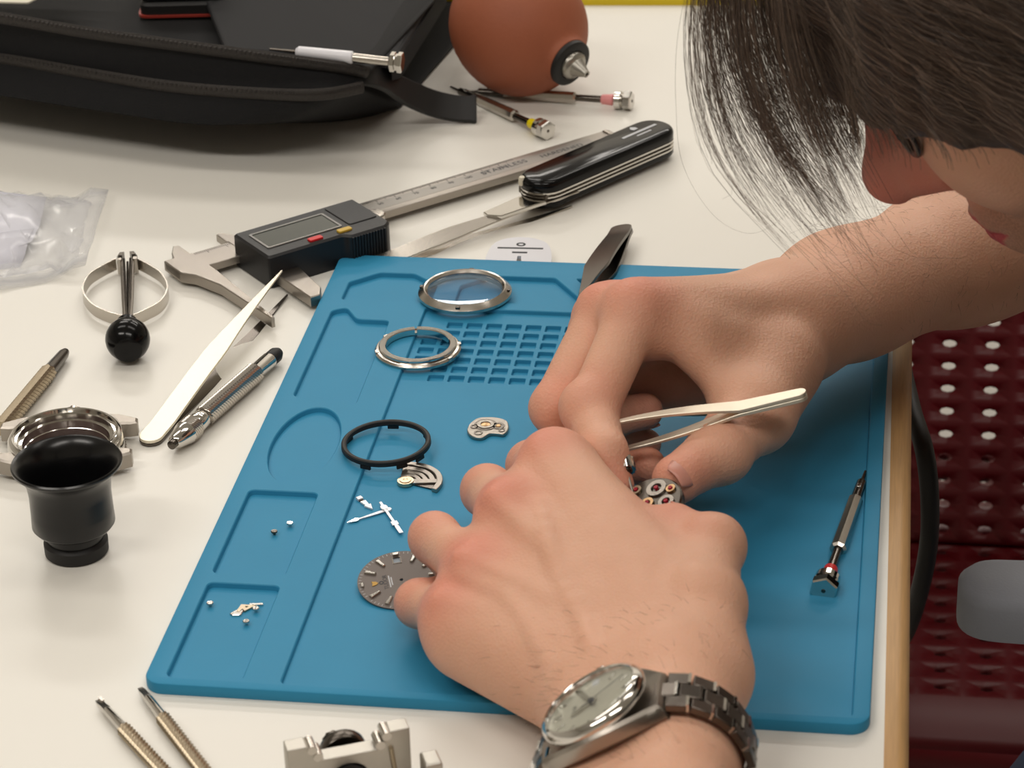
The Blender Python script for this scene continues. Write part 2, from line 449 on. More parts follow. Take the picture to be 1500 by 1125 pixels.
tweezers('tweezers', 'pale satin steel tweezers lying beside the knurled pin vise', at(214, 650, 1.6), at(413, 397, 11), at(421, 432, 1.2), 9.8, 9.6, M_tw, mats=(M_tw, M_dsteel), wmax_at=0.5, zdir=(0, -0.12, 1))  # upper blade's pale, lower blade's dark steel paint in reflected light and shade
tweezers('tweezers', 'long steel tweezers lying partly under the black pocket knife', at(536, 391, 2.0), at(848, 281, 6.5), at(838, 302, 1.0), 9, 9.6, M_steel, th=1.2, wmax_at=0.4, zdir=(0, -0.25, 1))
E_ = at(913, 334, 7); T_ = at(848, 440, 12)
bt = tweezers('tweezers', 'broad dark polished tweezers resting on the far rim of the mat', E_, T_, at(862, 440, 6.5), 10.0, 11.5, M_dsteel, th=1.8, tipw=1.2, wmax_at=0.6, zdir=(-0.25, -0.5, 0.85))

# pin vise
A, B = at(256, 648, 5.2), at(408, 516, 4.6)
pv = thing('pin_vise', 'knurled steel pin vise with dark ends lying beside the mat', 'pin vise', A, R3=axes(A, B))
L = np.linalg.norm(B-A); k = L/100
MB().rod([(-3, 1.2), (-2.7, 1.9), (2, 2.0)], 14).build('jaw_tip', M_dsteel, pv)
MB().rod([(-0.6, 2.2), (0, 2.9), (9*k, 4.9), (10*k, 5.0)], 24).build('nose_cone', M_chrome, pv)
kb = MB(); knurl_rod(kb, 10*k, 17*k, 5.0, 26, 1.2, 0.18); kb.build('knurled_collar', M_steel, pv, 0)
MB().rod([(17*k, 3.6), (18*k, 3.6), (19*k, 4.1), (25*k, 4.1), (26*k, 3.5), (27*k, 3.5)], 24).build('neck', M_chrome, pv)
kb = MB(); knurl_rod(kb, 27*k, 76*k, 4.3, 24, 1.6, 0.24); kb.build('grip', M_steel, pv, 0)
MB().rod([(76*k, 4.0), (77*k, 3.6), (90*k, 3.6), (91*k, 3.3)], 24).build('end_tube', M_chrome, pv)
MB().rod([(90*k, 3.0), (91*k, 3.3), (97*k, 3.3), (99*k, 2.6), (100*k, 2.2)], 16).build('end_cap', M_rubber, pv)

# hand puller with black knob
kc = at(187, 497, 9.6); ht = at(187, 384, 5)
hp = thing('hand_puller', 'watch hand puller with black ball knob and sprung steel loop', 'hand puller', (kc[0], kc[1], 0), math.atan2(ht[1]-kc[1], ht[0]-kc[0]))
LL = math.hypot(ht[0]-kc[0], ht[1]-kc[1]); H = 9.6
pr = [(9.6*math.sin(math.pi*i/16), 9.6*math.cos(math.pi*i/16)) for i in range(0, 15)]
MB().lathe([(0.02, -9.4), (4, -9.35), (6, -8.6)]+[(9.6*math.cos(a), 9.6*math.sin(a)) for a in np.linspace(-0.95, 1.1, 12)]+[(4.6, 8.8), (4.6, 12.5), (3.4, 13.5), (0.02, 13.7)], 32, TR(0, 0, H) @ RY(82)).build('knob', M_blackg, hp)
for yy, zz in ((0.9, 7.6), (-0.9, 7.6), (0, 6.0)):
    MB().tube([(12, yy*0.3, H), (LL*0.6, yy, zz+0.8), (LL-2, yy*1.6, zz)], 0.55, 8).build('plunger_rod', M_dsteel, hp)
for sgn in (1, -1):
    bandp = [(180, 470), (158, 464), (135, 452), (122, 432), (130, 411), (150, 397), (170, 387)] if sgn > 0 else [(194, 470), (212, 462), (236, 448), (246, 428), (238, 409), (222, 397), (203, 387)]
    ah = math.atan2(ht[1]-kc[1], ht[0]-kc[0]); path = []
    for q in bandp:
        w_ = at(*q, 4.2)-kc; path.append((w_[0]*math.cos(ah)+w_[1]*math.sin(ah), -w_[0]*math.sin(ah)+w_[1]*math.cos(ah)))
    P = catmull([(x, y, 0) for x, y in path], 6); rr = []
    for i, q in enumerate(P):
        tdir = nrm(P[min(i+1, len(P)-1)]-P[max(i-1, 0)]); nn = np.array([-tdir[1], tdir[0], 0])*0.35
        rr.append([tuple(q+nn+[0, 0, 1.5]), tuple(q-nn+[0, 0, 1.5]), tuple(q-nn+[0, 0, 7.0]), tuple(q+nn+[0, 0, 7.0])])
    MB().loft(rr).build('spring_band', M_steel, hp, 40)
    MB().box((LL-2, 3.6*sgn, 4.8), (4.5, 2.2, 7.5)).build('clamp', M_steel, hp, bevel=0.4)
    MB().tube([(LL-3, 2.4*sgn, 6.5), (LL*0.5, 1.8*sgn, 7.5), (13, 1.0*sgn, H)], 0.9, 8).build('jaw_arm', M_brush, hp)
    MB().prism([(LL-1, 2.2*sgn), (LL+2.5, 1.2*sgn), (LL+2.5, 3.2*sgn), (LL-1, 4.2*sgn)], 6.0, 9.2).build('jaw', M_dsteel, hp)

# caliper
cA, cB = at(262, 398, 3.5), at(905, 205, 3.5)
cal = thing('digital_caliper', 'digital caliper with black display body and long steel beam', 'caliper', (cA[0], cA[1], 0), math.atan2(cB[1]-cA[1], cB[0]-cA[0]))
LB = math.hypot(*(cB-cA)[:2])
def loc2(px, py, z):       # photo pixel -> caliper coordinates
    q = at(px, py, z)-cA; a = math.atan2(cB[1]-cA[1], cB[0]-cA[0]); c, s_ = math.cos(a), math.sin(a)
    return (q[0]*c+q[1]*s_, -q[0]*s_+q[1]*c)
bw = 8.0
bm_ = MB().prism(roundpoly([(-3, -bw), (LB, -bw), (LB, bw), (-3, bw)], 1.2), 3, 6.6, cham=0.3); bm_.build('beam', M_brush, cal)
gr = MB().box((LB*0.5+20, 0, 6.63), (LB-70, bw*1.0, 0.05)).build('scale_strip', material('scale_grey', rgb(150, 146, 140), 0.4, 0.7), cal, 0)
gt = MB()
for i in range(0, 90):
    x = LB*0.40+i*1.0; h = 3.4 if i % 10 == 0 else 2.5 if i % 5 == 0 else 1.7
    gt.box((x, 7.2-h/2, 6.7), (0.28, h, 0.06))
for i in range(0, 26):
    x = 8+i*1.0; h = 3.4 if i % 10 == 0 else 1.8
    gt.box((x, 7.2-h/2, 6.64), (0.28, h, 0.06))
gt.build('graduation', M_ink, cal, 0)['kind'] = 'stuff'
for i in range(9):
    text_mesh('numeral', str(40+i*10), 3.0, M_ink, cal, TR(LB*0.40+i*10, 1.2, 6.69))
text_mesh('lettering', 'STAINLESS', 5.2, M_ink, cal, TR(LB-68, 0.8, 6.69), sx=1.1)
text_mesh('lettering', 'HARDENED', 4.4, M_ink, cal, TR(LB-34, 0.2, 6.69), sx=1.1)
MB().box((LB-3, 0, 6.7), (2.2, 15, 1.2)).build('end_stop', M_steel, cal, bevel=0.3)
# fixed jaw (large one towards the viewer, small one on the far side)
fjt = loc2(402, 464, 6.9); print('fixed jaw tip', fjt, 'slide tip', loc2(472, 432, 6.9))
fj = [(-3, bw), (-3, -bw), (1, -14), (5, -30), (fjt[0]-1.6, fjt[1]), (fjt[0], fjt[1]), (11.5, -16), (11.5, -bw+0.2), (11.5, bw)]
MB().prism(fj, 2.0, 6.9, cham=0.4).build('fixed_jaw', M_brush, cal)
MB().prism([(2, bw-0.5), (11.2, bw-0.5), (11.2, 20), (8.6, 21), (4.6, 15)], 2.6, 6.2, cham=0.3).build('inside_jaw', M_brush, cal)
o0 = loc2(395, 376, 9)[0]
sjt = loc2(472, 430, 6.9); JX = sjt[0]-6
mj = [(JX, bw+1), (JX, sjt[1]), (JX+5, sjt[1]), (JX+9, sjt[1]+6), (JX+15, -13), (JX+22, -bw-1), (JX+22, bw+1)]
MB().prism(mj, 2.0, 6.9, cham=0.4).build('sliding_jaw', M_brush, cal)
MB().prism([(JX, bw-0.5), (JX+9, bw-0.5), (JX+6.6, 15), (JX+2.6, 21), (JX+0.3, 20)], 2.6, 6.2, cham=0.3).build('inside_jaw', M_brush, cal)
# body
tl, tr, br, bl = loc2(347, 343, 16), loc2(516, 288, 16), loc2(566, 322, 16), loc2(392, 380, 16)
bx0, bx1 = (tl[0]+bl[0])/2, (tr[0]+br[0])/2; by0, by1 = (bl[1]+br[1])/2, (tl[1]+tr[1])/2
print('caliper body', bx0, bx1, by0, by1, 'LB', LB, 'JX', JX)
M_body = material('caliper_black', rgb(27, 27, 29), 0.42, bump=0.05, bscale=900)
bodyp = [(bx0, by0), (bx1-25, by0), (bx1-23, by0-3.5), (bx1-4, by0-3.5), (bx1, by0), (bx1, by1), (bx0, by1)]
body = MB().prism(roundpoly(bodyp, 1.8), 0.6, 16, cham=1.0).build('display_housing', M_body, cal, 30)
cyb = (by0+by1)/2; W_ = by1-by0; LX = bx1-bx0
dx0, dx1, dy0, dy1 = bx0+LX*0.07, bx0+LX*0.68, by0+W_*0.24, by0+W_*0.80
MB().plate(rrect(dx0, dy0, dx1, dy1, 1), [rrect(dx0+1, dy0+1, dx1-1, dy1-1, 0.6)], 15.9, 16.5).build('display_frame', material('frame_grey', rgb(140, 138, 134), 0.4, 0.3), cal)
MB().box(((dx0+dx1)/2, (dy0+dy1)/2, 16.05), (dx1-dx0-1.6, dy1-dy0-1.6, 0.2)).build('lcd', material('lcd_glass', rgb(66, 72, 70), 0.08, coat=0.4), cal, 0)
MB().prism(rrect(bx0+LX*0.36, by0+W_*0.06, bx0+LX*0.47, by0+W_*0.16, 0.8), 15.9, 16.9, cham=0.2).build('button', M_red, cal)
MB().prism(rrect(bx0+LX*0.60, by0+W_*0.06, bx0+LX*0.71, by0+W_*0.16, 0.8), 15.9, 16.9, cham=0.2).build('button', M_yel if False else material('yellow_button', rgb(200, 165, 60), 0.4), cal)
MB().prism(rrect(bx0+LX*0.73, by0+W_*0.22, bx1-2, by1-2.5, 1.5), 15.9, 16.5, cham=0.3).build('battery_cover', M_body, cal)
rb = MB()
for i in range(12): rb.box((bx1-22+i*1.55, by0-3.6, 9), (0.8, 0.9, 12))
rb.build('grip_ribs', M_body, cal)['kind'] = 'stuff'
MB().prism(rrect(bx0+LX*0.5, by1-0.5, bx0+LX*0.72, by1+2.2, 1), 8, 13.5).build('lock_screw_boss', M_body, cal)
TX = bx1+5.5; TY = -bw-4
MB().lathe([(0.02, 3), (5.4, 3), (5.6, 3.6), (5.6, 4.8), (4.4, 5.2), (4.4, 6.6), (5.6, 7), (5.6, 9.2), (5.0, 9.8), (0.02, 9.9)], 28, TR(TX, TY, 0)).build('thumb_roller', M_steel, cal)
MB().box((bx1-2, TY+2, 5.5), (12, 7, 2)).build('roller_arm', M_dsteel, cal)

# pocket knife
kA, kB = at(784, 283, 8), at(968, 203, 8)
kn = thing('pocket_knife', 'black pocket knife with a small blade partly opened', 'knife', (kA[0], kA[1], 0), math.atan2(kB[1]-kA[1], kB[0]-kA[0]))
LK = math.hypot(*(kB-kA)[:2])
def stadium(x0, x1, r, inset=0.0, n=10):
    r -= inset
    p = []
    for i in range(n+1):
        a = math.radians(-90+180*i/n); p.append((x1-r-inset+r*math.cos(a), r*math.sin(a)))
    for i in range(n+1):
        a = math.radians(90+180*i/n); p.append((x0+r+inset+r*math.cos(a), r*math.sin(a)))
    return p
kr = 11.0
sc = MB()
sc.loft([[(x, y, z) for x, y in stadium(-5, LK+4, kr, ins)] for ins, z in ((0.2, 10.6), (0, 11.2), (0, 14.2), (0.8, 15.6), (2.4, 16.4))])
sc.build('scale', M_blackg, kn, 40)
sc = MB(); sc.loft([[(x, y, z) for x, y in stadium(-5, LK+4, kr, ins)] for ins, z in ((2.4, 2.0), (0.8, 2.4), (0, 3.4), (0, 5.4), (0.2, 5.8))])
sc.build('scale', M_blackg, kn, 40)
for z0_, z1_ in ((5.8, 6.6), (7.8, 8.5), (9.8, 10.6)):
    MB().prism(stadium(-5.2, LK+4.2, kr+0.1), z0_, z1_).build('liner', M_chrome, kn)
MB().prism([(-2, -kr+2), (LK-4, -kr+1.2), (LK, -kr+4), (LK, kr-2), (-2, kr-2)], 6.6, 9.8).build('folded_tools', M_dsteel, kn)
bp = [(at(q[0], q[1], 8)-kA) for q in ((800, 283), (760, 288), (708, 311), (714, 316), (735, 317), (770, 305), (800, 296))]
aK = math.atan2(kB[1]-kA[1], kB[0]-kA[0])
bp = [(q[0]*math.cos(aK)+q[1]*math.sin(aK), -q[0]*math.sin(aK)+q[1]*math.cos(aK)) for q in bp]
MB().prism(ccw(bp), 6.8, 8.4, cham=0.4).build('open_blade', M_chrome, kn)
MB().lathe([(0.02, 11.5), (1.8, 12), (1.8, 15.2), (1.4, 15.9), (0.02, 16)], 14, TR(-3.0, 5.5, 0)).build('toothpick_end', material('ivory', rgb(214, 206, 186), 0.4), kn)
MB().prism([(LK-16, 3.4), (LK-13, 3.4), (LK-12.6, 5.4), (LK-14.5, 7.4), (LK-16.4, 5.4)], 16.3, 16.5).build('printed_emblem', M_winkk, kn)
for yy, w in ((0.6, 24), (-2.6, 10)):
    MB().box((LK-15, yy, 16.45), (w, 1.6 if w > 12 else 1.0, 0.12)).build('printed_line', M_winkk, kn)

# white dial protector
pA = at(760, 380, 3.2)
dpz = thing('dial_protector', 'small white slotted dial protector leaning on the far mat edge', 'dial protector', (pA[0], pA[1], 2.4), math.radians(1.5), R3=None)
dpz.rotation_euler = (math.radians(10), 0, math.radians(2))
op = roundpoly([(-14.6, -14.5), (-8, -16), (8, -16), (14.6, -14.5), (15.4, 0), (13, 12), (5, 16.5), (-5, 16.5), (-13, 12), (-15.4, 0)], 6, 4)
MB().plate(op, [[(-0.9, -13.5), (2.6, -13.5), (0.9, 1.5), (-0.7, 1.5)][::1]], 0, 1.8).build('plate', M_whitep, dpz, 40, bevel=0.25)
MB().box((0, 7.6, 1.83), (21, 1.1, 0.06)).build('printed_line', M_ink, dpz, 0)
MB().box((0, 4.2, 1.83), (7, 1.2, 0.06)).build('printed_line', M_ink, dpz, 0)
MB().plate(circ(0, 10.6, 2.2, 16, 1.5), [circ(0, 10.6, 1.2, 12, 0.7)], 1.8, 1.87).build('printed_emblem', M_ink, dpz, 0)

# rubber blower
M_bulb = material('terracotta_rubber', rgb(154, 86, 58), 0.62, bump=0.15, bscale=500, var=0.1, vscale=50)
bc = at(762, 42, 34.5); nz = at(832, 90, 26)
x = nrm(nz-bc); 
bl_ = thing('rubber_blower', 'brown rubber bulb blower with black collar and grey nozzle', 'blower', (bc[0], bc[1], 0), R3=None)
z_ = nrm(nz-bc); xx_ = nrm(np.cross([0, 0, 1], z_)); yy_ = np.cross(z_, xx_)
Mb = Matrix.Identity(4)
for i in range(3): Mb[i][0], Mb[i][1], Mb[i][2] = xx_[i], yy_[i], z_[i]
Mb.translation = (0, 0, 34.5)
LN = np.linalg.norm(nz-bc)
print('blower LN', LN)
bprof = [(0.02, -40)]+[(35*math.cos(a), (40 if a < 0 else 36)*math.sin(a)) for a in np.linspace(-1.45, 0.95, 18)]
e = bprof[-1]
bprof += [(17.0, e[1]+2.5), (14.5, e[1]+4.2), (13.2, e[1]+6), (12.8, e[1]+8), (11.0, e[1]+9), (0.02, e[1]+9)]
MB().lathe(bprof, 48, Mb).build('bulb', M_bulb, bl_, 40)
e1 = e[1]+5
MB().lathe([(12.2, e1), (12.6, e1+1), (12.4, e1+5.5), (11.4, e1+6.2), (8.0, e1+6.4), (7.8, e1+3), (0.02, e1+3)], 32, Mb).build('collar', M_rubber, bl_, 40)
M_noz = material('nozzle_metal', rgb(160, 156, 148), 0.32, 0.9)
MB().lathe([(7.4, e1+3), (7.6, e1+7.5), (6.6, e1+9), (5.0, e1+9.6), (4.2, e1+11.5), (2.2, e1+16), (1.9, e1+17), (0.9, e1+17.1), (0.7, e1+12), (0.02, e1+12)], 24, Mb).build('nozzle', M_noz, bl_, 40)

# loupe
lc = at(113, 808, 0)
lp = thing('eye_loupe', 'black watchmaker eye loupe standing upright at the left table side', 'loupe', (lc[0], lc[1], 0))
MB().lathe([(0.02, 0), (11.2, 0), (12.0, 0.8), (12.1, 5.2), (11.2, 6.4), (9.8, 7.0), (9.8, 0.5), (0.02, 0.5)], 48).build('eyepiece_ring', M_rubber, lp, 35)
lpr = [(9.6, 4), (10.8, 7), (11.0, 12), (12.6, 12.8), (14.6, 13.6), (15.6, 15.2), (15.4, 22), (15.3, 30), (15.8, 36), (17.2, 40), (19.6, 43), (20.6, 44.2), (20.7, 45.2), (20.2, 45.8), (19.2, 45.4),
       (17.0, 42), (14.8, 37), (14.0, 30), (13.6, 18), (9.0, 16), (9.0, 4)]
lpr = [(r_, z_*0.86) for r_, z_ in lpr]
MB().lathe(lpr, 64, closed=True).build('barrel', material('loupe_black', rgb(14, 14, 15), 0.24), lp, 40)
MB().lathe([(0.02, 13.2), (5, 13.6), (9, 14), (9, 11), (5, 11.3), (0.02, 11.6)], 32).build('lens', M_blackg, lp, 40)

# watch case with lugs behind the loupe
wc = at(97, 650, 6)
cs = thing('watch_case', 'empty steel watch case with lugs lying behind the black loupe', 'watch case', (wc[0], wc[1], 0), math.radians(10))
cp = [(23.0, 2.2), (23.4, 5), (23.0, 9.4), (22.2, 10.6), (21.2, 11.2), (20.6, 11.0), (20.2, 9.5), (19.2, 9.4), (18.8, 7.2), (17.6, 7.0), (17.2, 4), (16.8, 3.8), (16.8, 1.0), (20, 0.8)]
MB().lathe(cp, 72, closed=True).build('mid_case', M_chrome, cs, 35)
kb = MB(); n_ = 120
kb.loft([[((r+(0.5 if j % 2 else 0))*math.cos(2*math.pi*j/n_), (r+(0.5 if j % 2 else 0))*math.sin(2*math.pi*j/n_), z) for j in range(n_)] for r, z in ((20.5, 0), (23.2, 0.2), (23.4, 2.6), (20.5, 2.8))], cap=False, loop=True)
kb.build('fluted_bezel', M_steel, cs, 20)
for sx_ in (1, -1):
    for sy_ in (1, -1):
        q = [(16*sx_, 10.2*sy_), (24.5*sx_, 10.2*sy_), (27.6*sx_, 10.8*sy_), (27.6*sx_, 14.6*sy_), (20*sx_, 18.6*sy_), (13.5*sx_, 19.6*sy_)]
        MB().prism(ccw(q), 2.4, 9.0, cham=0.8).build('lug', M_brush, cs, 30)
kb = MB(); knurl_rod(kb, 0, 4.5, 3.2, 24, 4, 0.2); kb.rod([(-3, 1.4), (0, 1.4)], 12); kb.v = [(-y, 24+x, 5+z) for x, y, z in kb.v]
kb.build('crown', M_steel, cs, 25)
MB().lathe([(0.02, 0.4), (16.9, 0.4), (16.9, 1.2), (0.02, 1.2)], 48).build('inner_gasket', material('case_gasket', rgb(70, 52, 50), 0.4), cs)

# diamond patterned spring bar tool leaning behind the case
A, B = at(2, 628, 5), at(97, 514, 3.5)
sb = thing('spring_bar_tool', 'diamond patterned steel tool leaning against the empty watch case', 'spring bar tool', A, R3=axes(A, B))
L = np.linalg.norm(B-A)
kb = MB(); knurl_rod(kb, 0, L*0.72, 3.4, 16, 2.4, 0.3); kb.build('grip', M_bronze, sb, 0)
MB().rod([(L*0.72, 3.2), (L*0.74, 2.9), (L*0.95, 2.4), (L*0.99, 1.7), (L, 0.8)], 16).build('end_sleeve', M_dsteel, sb)

# two knurled spring bar tools at the front
def spring_bar_tool(label, tip, end, flip):
    A, B = at(*tip, 2.6), at(*end, 2.8)
    t = thing('spring_bar_tool', label, 'spring bar tool', A, R3=axes(A, B), group='knurled spring bar tools')
    L = 130
    r = [[(0, -0.9, -0.3), (0, 0.9, -0.3), (0, 0.9, 0.3), (0, -0.9, 0.3)], [(2.2, -1.2, -0.5), (2.2, 1.2, -0.5), (2.2, 1.2, 0.5), (2.2, -1.2, 0.5)],
         [(5, -1.1, -0.9), (5, 1.1, -0.9), (5, 1.1, 0.9), (5, -1.1, 0.9)], [(7.5, -1.3, -1.2), (7.5, 1.3, -1.2), (7.5, 1.3, 1.2), (7.5, -1.3, 1.2)]]
    MB().loft(r).build('fork_tip', M_chrome, t, 30)
    if flip: MB().box((1.0, 1.0, 0.5), (2.6, 1.2, 1.0)).build('hook', M_steel, t)
    MB().rod([(7, 1.3), (8, 1.7), (20, 1.9), (21, 2.1)], 16).build('shank', M_chrome, t)
    kb = MB(); knurl_rod(kb, 21, L-30, 2.5, 16, 1.9, 0.26); kb.build('grip', M_bronze, t, 0)
    MB().rod([(L-30, 2.2), (L-20, 1.7), (L-6, 1.4), (L, 0.5)], 16).build('rear_pin', M_steel, t)
spring_bar_tool('knurled spring bar tool with hooked tip, leftmost at the front', (143, 1026), (232, 1122), True)
spring_bar_tool('knurled spring bar tool with straight fork tip next to the mat corner', (205, 1008), (292, 1120), False)

# aluminium case holder at the front
hA, hB = at(420, 1100, 30), at(600, 1066, 30)
hd_ = thing('case_holder', 'notched aluminium case holder with black screw at the front edge', 'case holder', (hA[0], hA[1], 0), math.atan2(hB[1]-hA[1], hB[0]-hA[0]))
LH = math.hypot(*(hB-hA)[:2]); print('holder', LH)
k = LH/43.0
pp = [(0, 0), (43*k, 0), (43*k, 30), (36*k, 30), (34.4*k, 26.8), (33*k, 26.8), (31.4*k, 24), (29*k, 24), (13*k, 24), (11.4*k, 24), (10*k, 26.8), (8.6*k, 26.8), (7*k, 30), (0, 30)]
hol = circ(21*k, 14, 6.6, 24)
Mh = RX(90)
MB().plate(pp, [hol], -6, 0, Mh).build('front_jaw', M_alu, hd_, 30, bevel=0.35)
MB().lathe([(6.4, -3), (6.4, 1), (5.0, 1.2), (4.6, -3)], 24, Matrix.Translation((21*k, 0, 14)) @ RX(90), closed=True).build('bushing', M_black, hd_)
kb = MB(); knurl_rod(kb, -10, 22, 3.6, 20, 1.6, 0.2); kb.v = [(21*k+y, -x+14, 14+z) for x, y, z in kb.v]; kb.build('screw', M_dsteel, hd_)
MB().lathe([(0.02, 0), (7.6, 0), (8, 0.6), (8, 4), (7.6, 4.6), (0.02, 4.6)], 32, Matrix.Translation((21.5*k, 13, 17.5)) @ RX(90)).build('thumb_wheel', M_dsteel, hd_)
for xx in (8.7*k, 10.6*k, 32.4*k, 34.8*k):
    zz = 28.5 if xx in (8.7*k, 34.8*k) else 25.6
    MB().rod([(-0.6, 1.6), (6, 1.6)], 14, Matrix.Translation((xx, 0, zz)) @ RZ(90)).build('pin', M_steel, hd_)
MB().tube([(36*k, -0.6, 24), (38*k, -0.8, 4)], 0.8, 8).build('guide_rod', M_bronze, hd_)
MB().prism([(44*k, -16), (50*k, -16), (50*k, -8), (44*k, -8)], 0, 26, cham=0.6).build('rear_jaw', M_alu, hd_, bevel=0.3)
MB().box((24*k, -9, 2), (50*k, 22, 4)).build('base_plate', M_alu, hd_, bevel=0.4)

# crumpled clear plastic bag with paper
M_bagp = material('clear_plastic_film', (0.96, 0.97, 1.0, 1), 0.12, trans=0.0, spec=0.8)
nt = M_bagp.node_tree; b = nt.nodes['Principled BSDF']; tr_ = nt.nodes.new('ShaderNodeBsdfTransparent'); mx = nt.nodes.new('ShaderNodeMixShader')
b.inputs['Roughness'].default_value = 0.15; b.inputs['Base Color'].default_value = (0.8, 0.8, 0.82, 1)
fr = nt.nodes.new('ShaderNodeLayerWeight'); fr.inputs['Blend'].default_value = 0.5; pw = nt.nodes.new('ShaderNodeMath'); pw.operation = 'POWER'; pw.inputs[1].default_value = 3.0; nt.links.new(fr.outputs['Facing'], pw.inputs[0])
mp_ = nt.nodes.new('ShaderNodeMapRange'); mp_.inputs['To Min'].default_value = 0.07; mp_.inputs['To Max'].default_value = 0.8
nt.links.new(pw.outputs[0], mp_.inputs['Value']); nt.links.new(mp_.outputs['Result'], mx.inputs['Fac'])
nt.links.new(tr_.outputs['BSDF'], mx.inputs[1]); nt.links.new(b.outputs['BSDF'], mx.inputs[2]); nt.links.new(mx.outputs['Shader'], nt.nodes['Material Output'].inputs['Surface'])
rng = np.random.default_rng(5)
pb0 = at(40, 385, 0)
pb = thing('plastic_bag', 'crumpled clear plastic bag with folded white paper inside', 'plastic bag', (pb0[0], pb0[1], 0))
def sheet(px, zfun, nx, ny, jit, seed):
    """bilinear sheet between four photo corners; zfun height"""
    r = np.random.default_rng(seed); c = [at(*q, 0)[:2]-pb0[:2] for q in px]; V = []; Fc = []
    for j in range(ny+1):
        for i in range(nx+1):
            u, v = i/nx, j/ny
            p = c[0]*(1-u)*(1-v)+c[1]*u*(1-v)+c[2]*u*v+c[3]*(1-u)*v
            p = p+r.normal(0, jit*0.6, 2); V.append((p[0], p[1], max(0.4, zfun(u, v)+r.normal(0, jit))))
    for j in range(ny):
        for i in range(nx):
            a = j*(nx+1)+i; b_ = a+1; c_ = a+nx+2; d_ = a+nx+1
            Fc += [(a, b_, c_), (a, c_, d_)] if r.random() < 0.5 else [(a, b_, d_), (b_, c_, d_)]
    return V, Fc
V, Fc = sheet([(-160, 290), (135, 296), (112, 398), (-120, 440)], lambda u, v: 1+17*math.sin(math.pi*min(1, u*0.9+0.05))*math.sin(math.pi*(0.08+0.84*v))*(1-0.35*u), 20, 11, 1.15, 3)
q = MB().add(V, Fc).build('upper_film', M_bagp, pb, 50); md = q.modifiers.new('t', 'SOLIDIFY'); md.thickness = 0.0001
V, Fc = sheet([(-150, 285), (160, 292), (128, 405), (-120, 450)], lambda u, v: 0.6+(5 if u > 0.9 else 0), 12, 6, 0.5, 4)
q = MB().add(V, Fc).build('lower_film', M_bagp, pb, 50); md = q.modifiers.new('t', 'SOLIDIFY'); md.thickness = 0.0001
V, Fc = sheet([(-150, 306), (70, 306), (48, 370), (-120, 400)], lambda u, v: 3+6*abs(math.sin(2.2*u+1.1*v+0.4)), 7, 4, 0.3, 8)
q = MB().add(V, Fc).build('folded_paper', material('bluish_paper', rgb(216, 216, 228), 0.8), pb, 20); md = q.modifiers.new('t', 'SOLIDIFY'); md.thickness = 0.0006
V, Fc = sheet([(-150, 372), (52, 352), (30, 392), (-120, 408)], lambda u, v: 2+5*math.sin(3*v+u), 6, 3, 0.2, 9)
q = MB().add(V, Fc).build('folded_paper', material('bluish_paper', rgb(216, 216, 228), 0.8), pb, 20); md = q.modifiers.new('t', 'SOLIDIFY'); md.thickness = 0.0006

# ---------------------------------------------------------------- black tool pouch
tb0 = at(250, 120, 0)
tb = thing('tool_pouch', 'open black fabric tool pouch with zip edges at the back of the table', 'tool pouch', (tb0[0], tb0[1], 0))
def rowpts(pts, z, n=5):
    P = [at(a, b_, z if not hasattr(z, '__len__') else z[i])-np.array([tb0[0], tb0[1], 0]) for i, (a, b_) in enumerate(pts)]
    return [tuple(q) for q in catmull(P, n)]
XA = [(-140, 118), (0, 140), (150, 163), (290, 182), (400, 178), (470, 160), (530, 132)]
XB = [(-140, 70), (0, 86), (130, 108), (260, 128), (400, 138), (475, 138), (532, 128)]
XC = [(-140, 8), (0, 26), (130, 48), (260, 66), (400, 85), (490, 97), (540, 106)]
zA, zB, zC = [26, 26, 25, 24, 26, 30, 34], [40]*5+[41, 40], [64, 64, 62, 60, 56, 52, 46]
rA, rB, rC = rowpts(XA, zA), rowpts(XB, zB), rowpts(XC, zC)
def mixr(a, b_, t, bulge=0.0):
    return [tuple(np.array(p)*(1-t)+np.array(q_)*t+np.array([0, -bulge, 0])) for p, q_ in zip(a, b_)]
def back(r, dy, z): return [(p[0]+dy*0.12, p[1]+dy, z) for p in r]
under = back(rA, 60, 1.0); under2 = back(rC, 260, 1.0); inn = back(rC, 10, 46); inn2 = back(rC, 260, 40); top2 = back(rC, 262, 30)
MB().loft([under2, under, mixr(under, rA, 0.6), rA, mixr(rA, rB, 0.5, 2), rB, mixr(rB, rC, 0.35, -3), mixr(rB, rC, 0.75, -2), rC, mixr(rC, inn, 0.5), inn, inn2, top2], closed=False, cap=False).build('pouch_body', M_fabric, tb, 60)
q = tb.children[0]; md = q.modifiers.new('t', 'SOLIDIFY'); md.thickness = 0.0015; md.offset = -1
for r_, nm in ((rB, 'zip'), (rC, 'zip')):
    MB().tube([np.array(p)+[0, -1, 0.4] for p in r_], 3.2, 8, flat=(0.5, 1.0)).build(nm, M_zip, tb, 50)
    tt_ = MB(); P = [np.array(p) for p in r_]
    for i in range(len(P)-1):
        for k_ in range(4):
            c_ = P[i]*(1-k_/4)+P[i+1]*(k_/4); tt_.box(tuple(c_+[0, -2.2, 2.2]), (1.2, 1.6, 1.2))
    tt_.build('zip_teeth', M_zip, tb, 0)['kind'] = 'stuff'
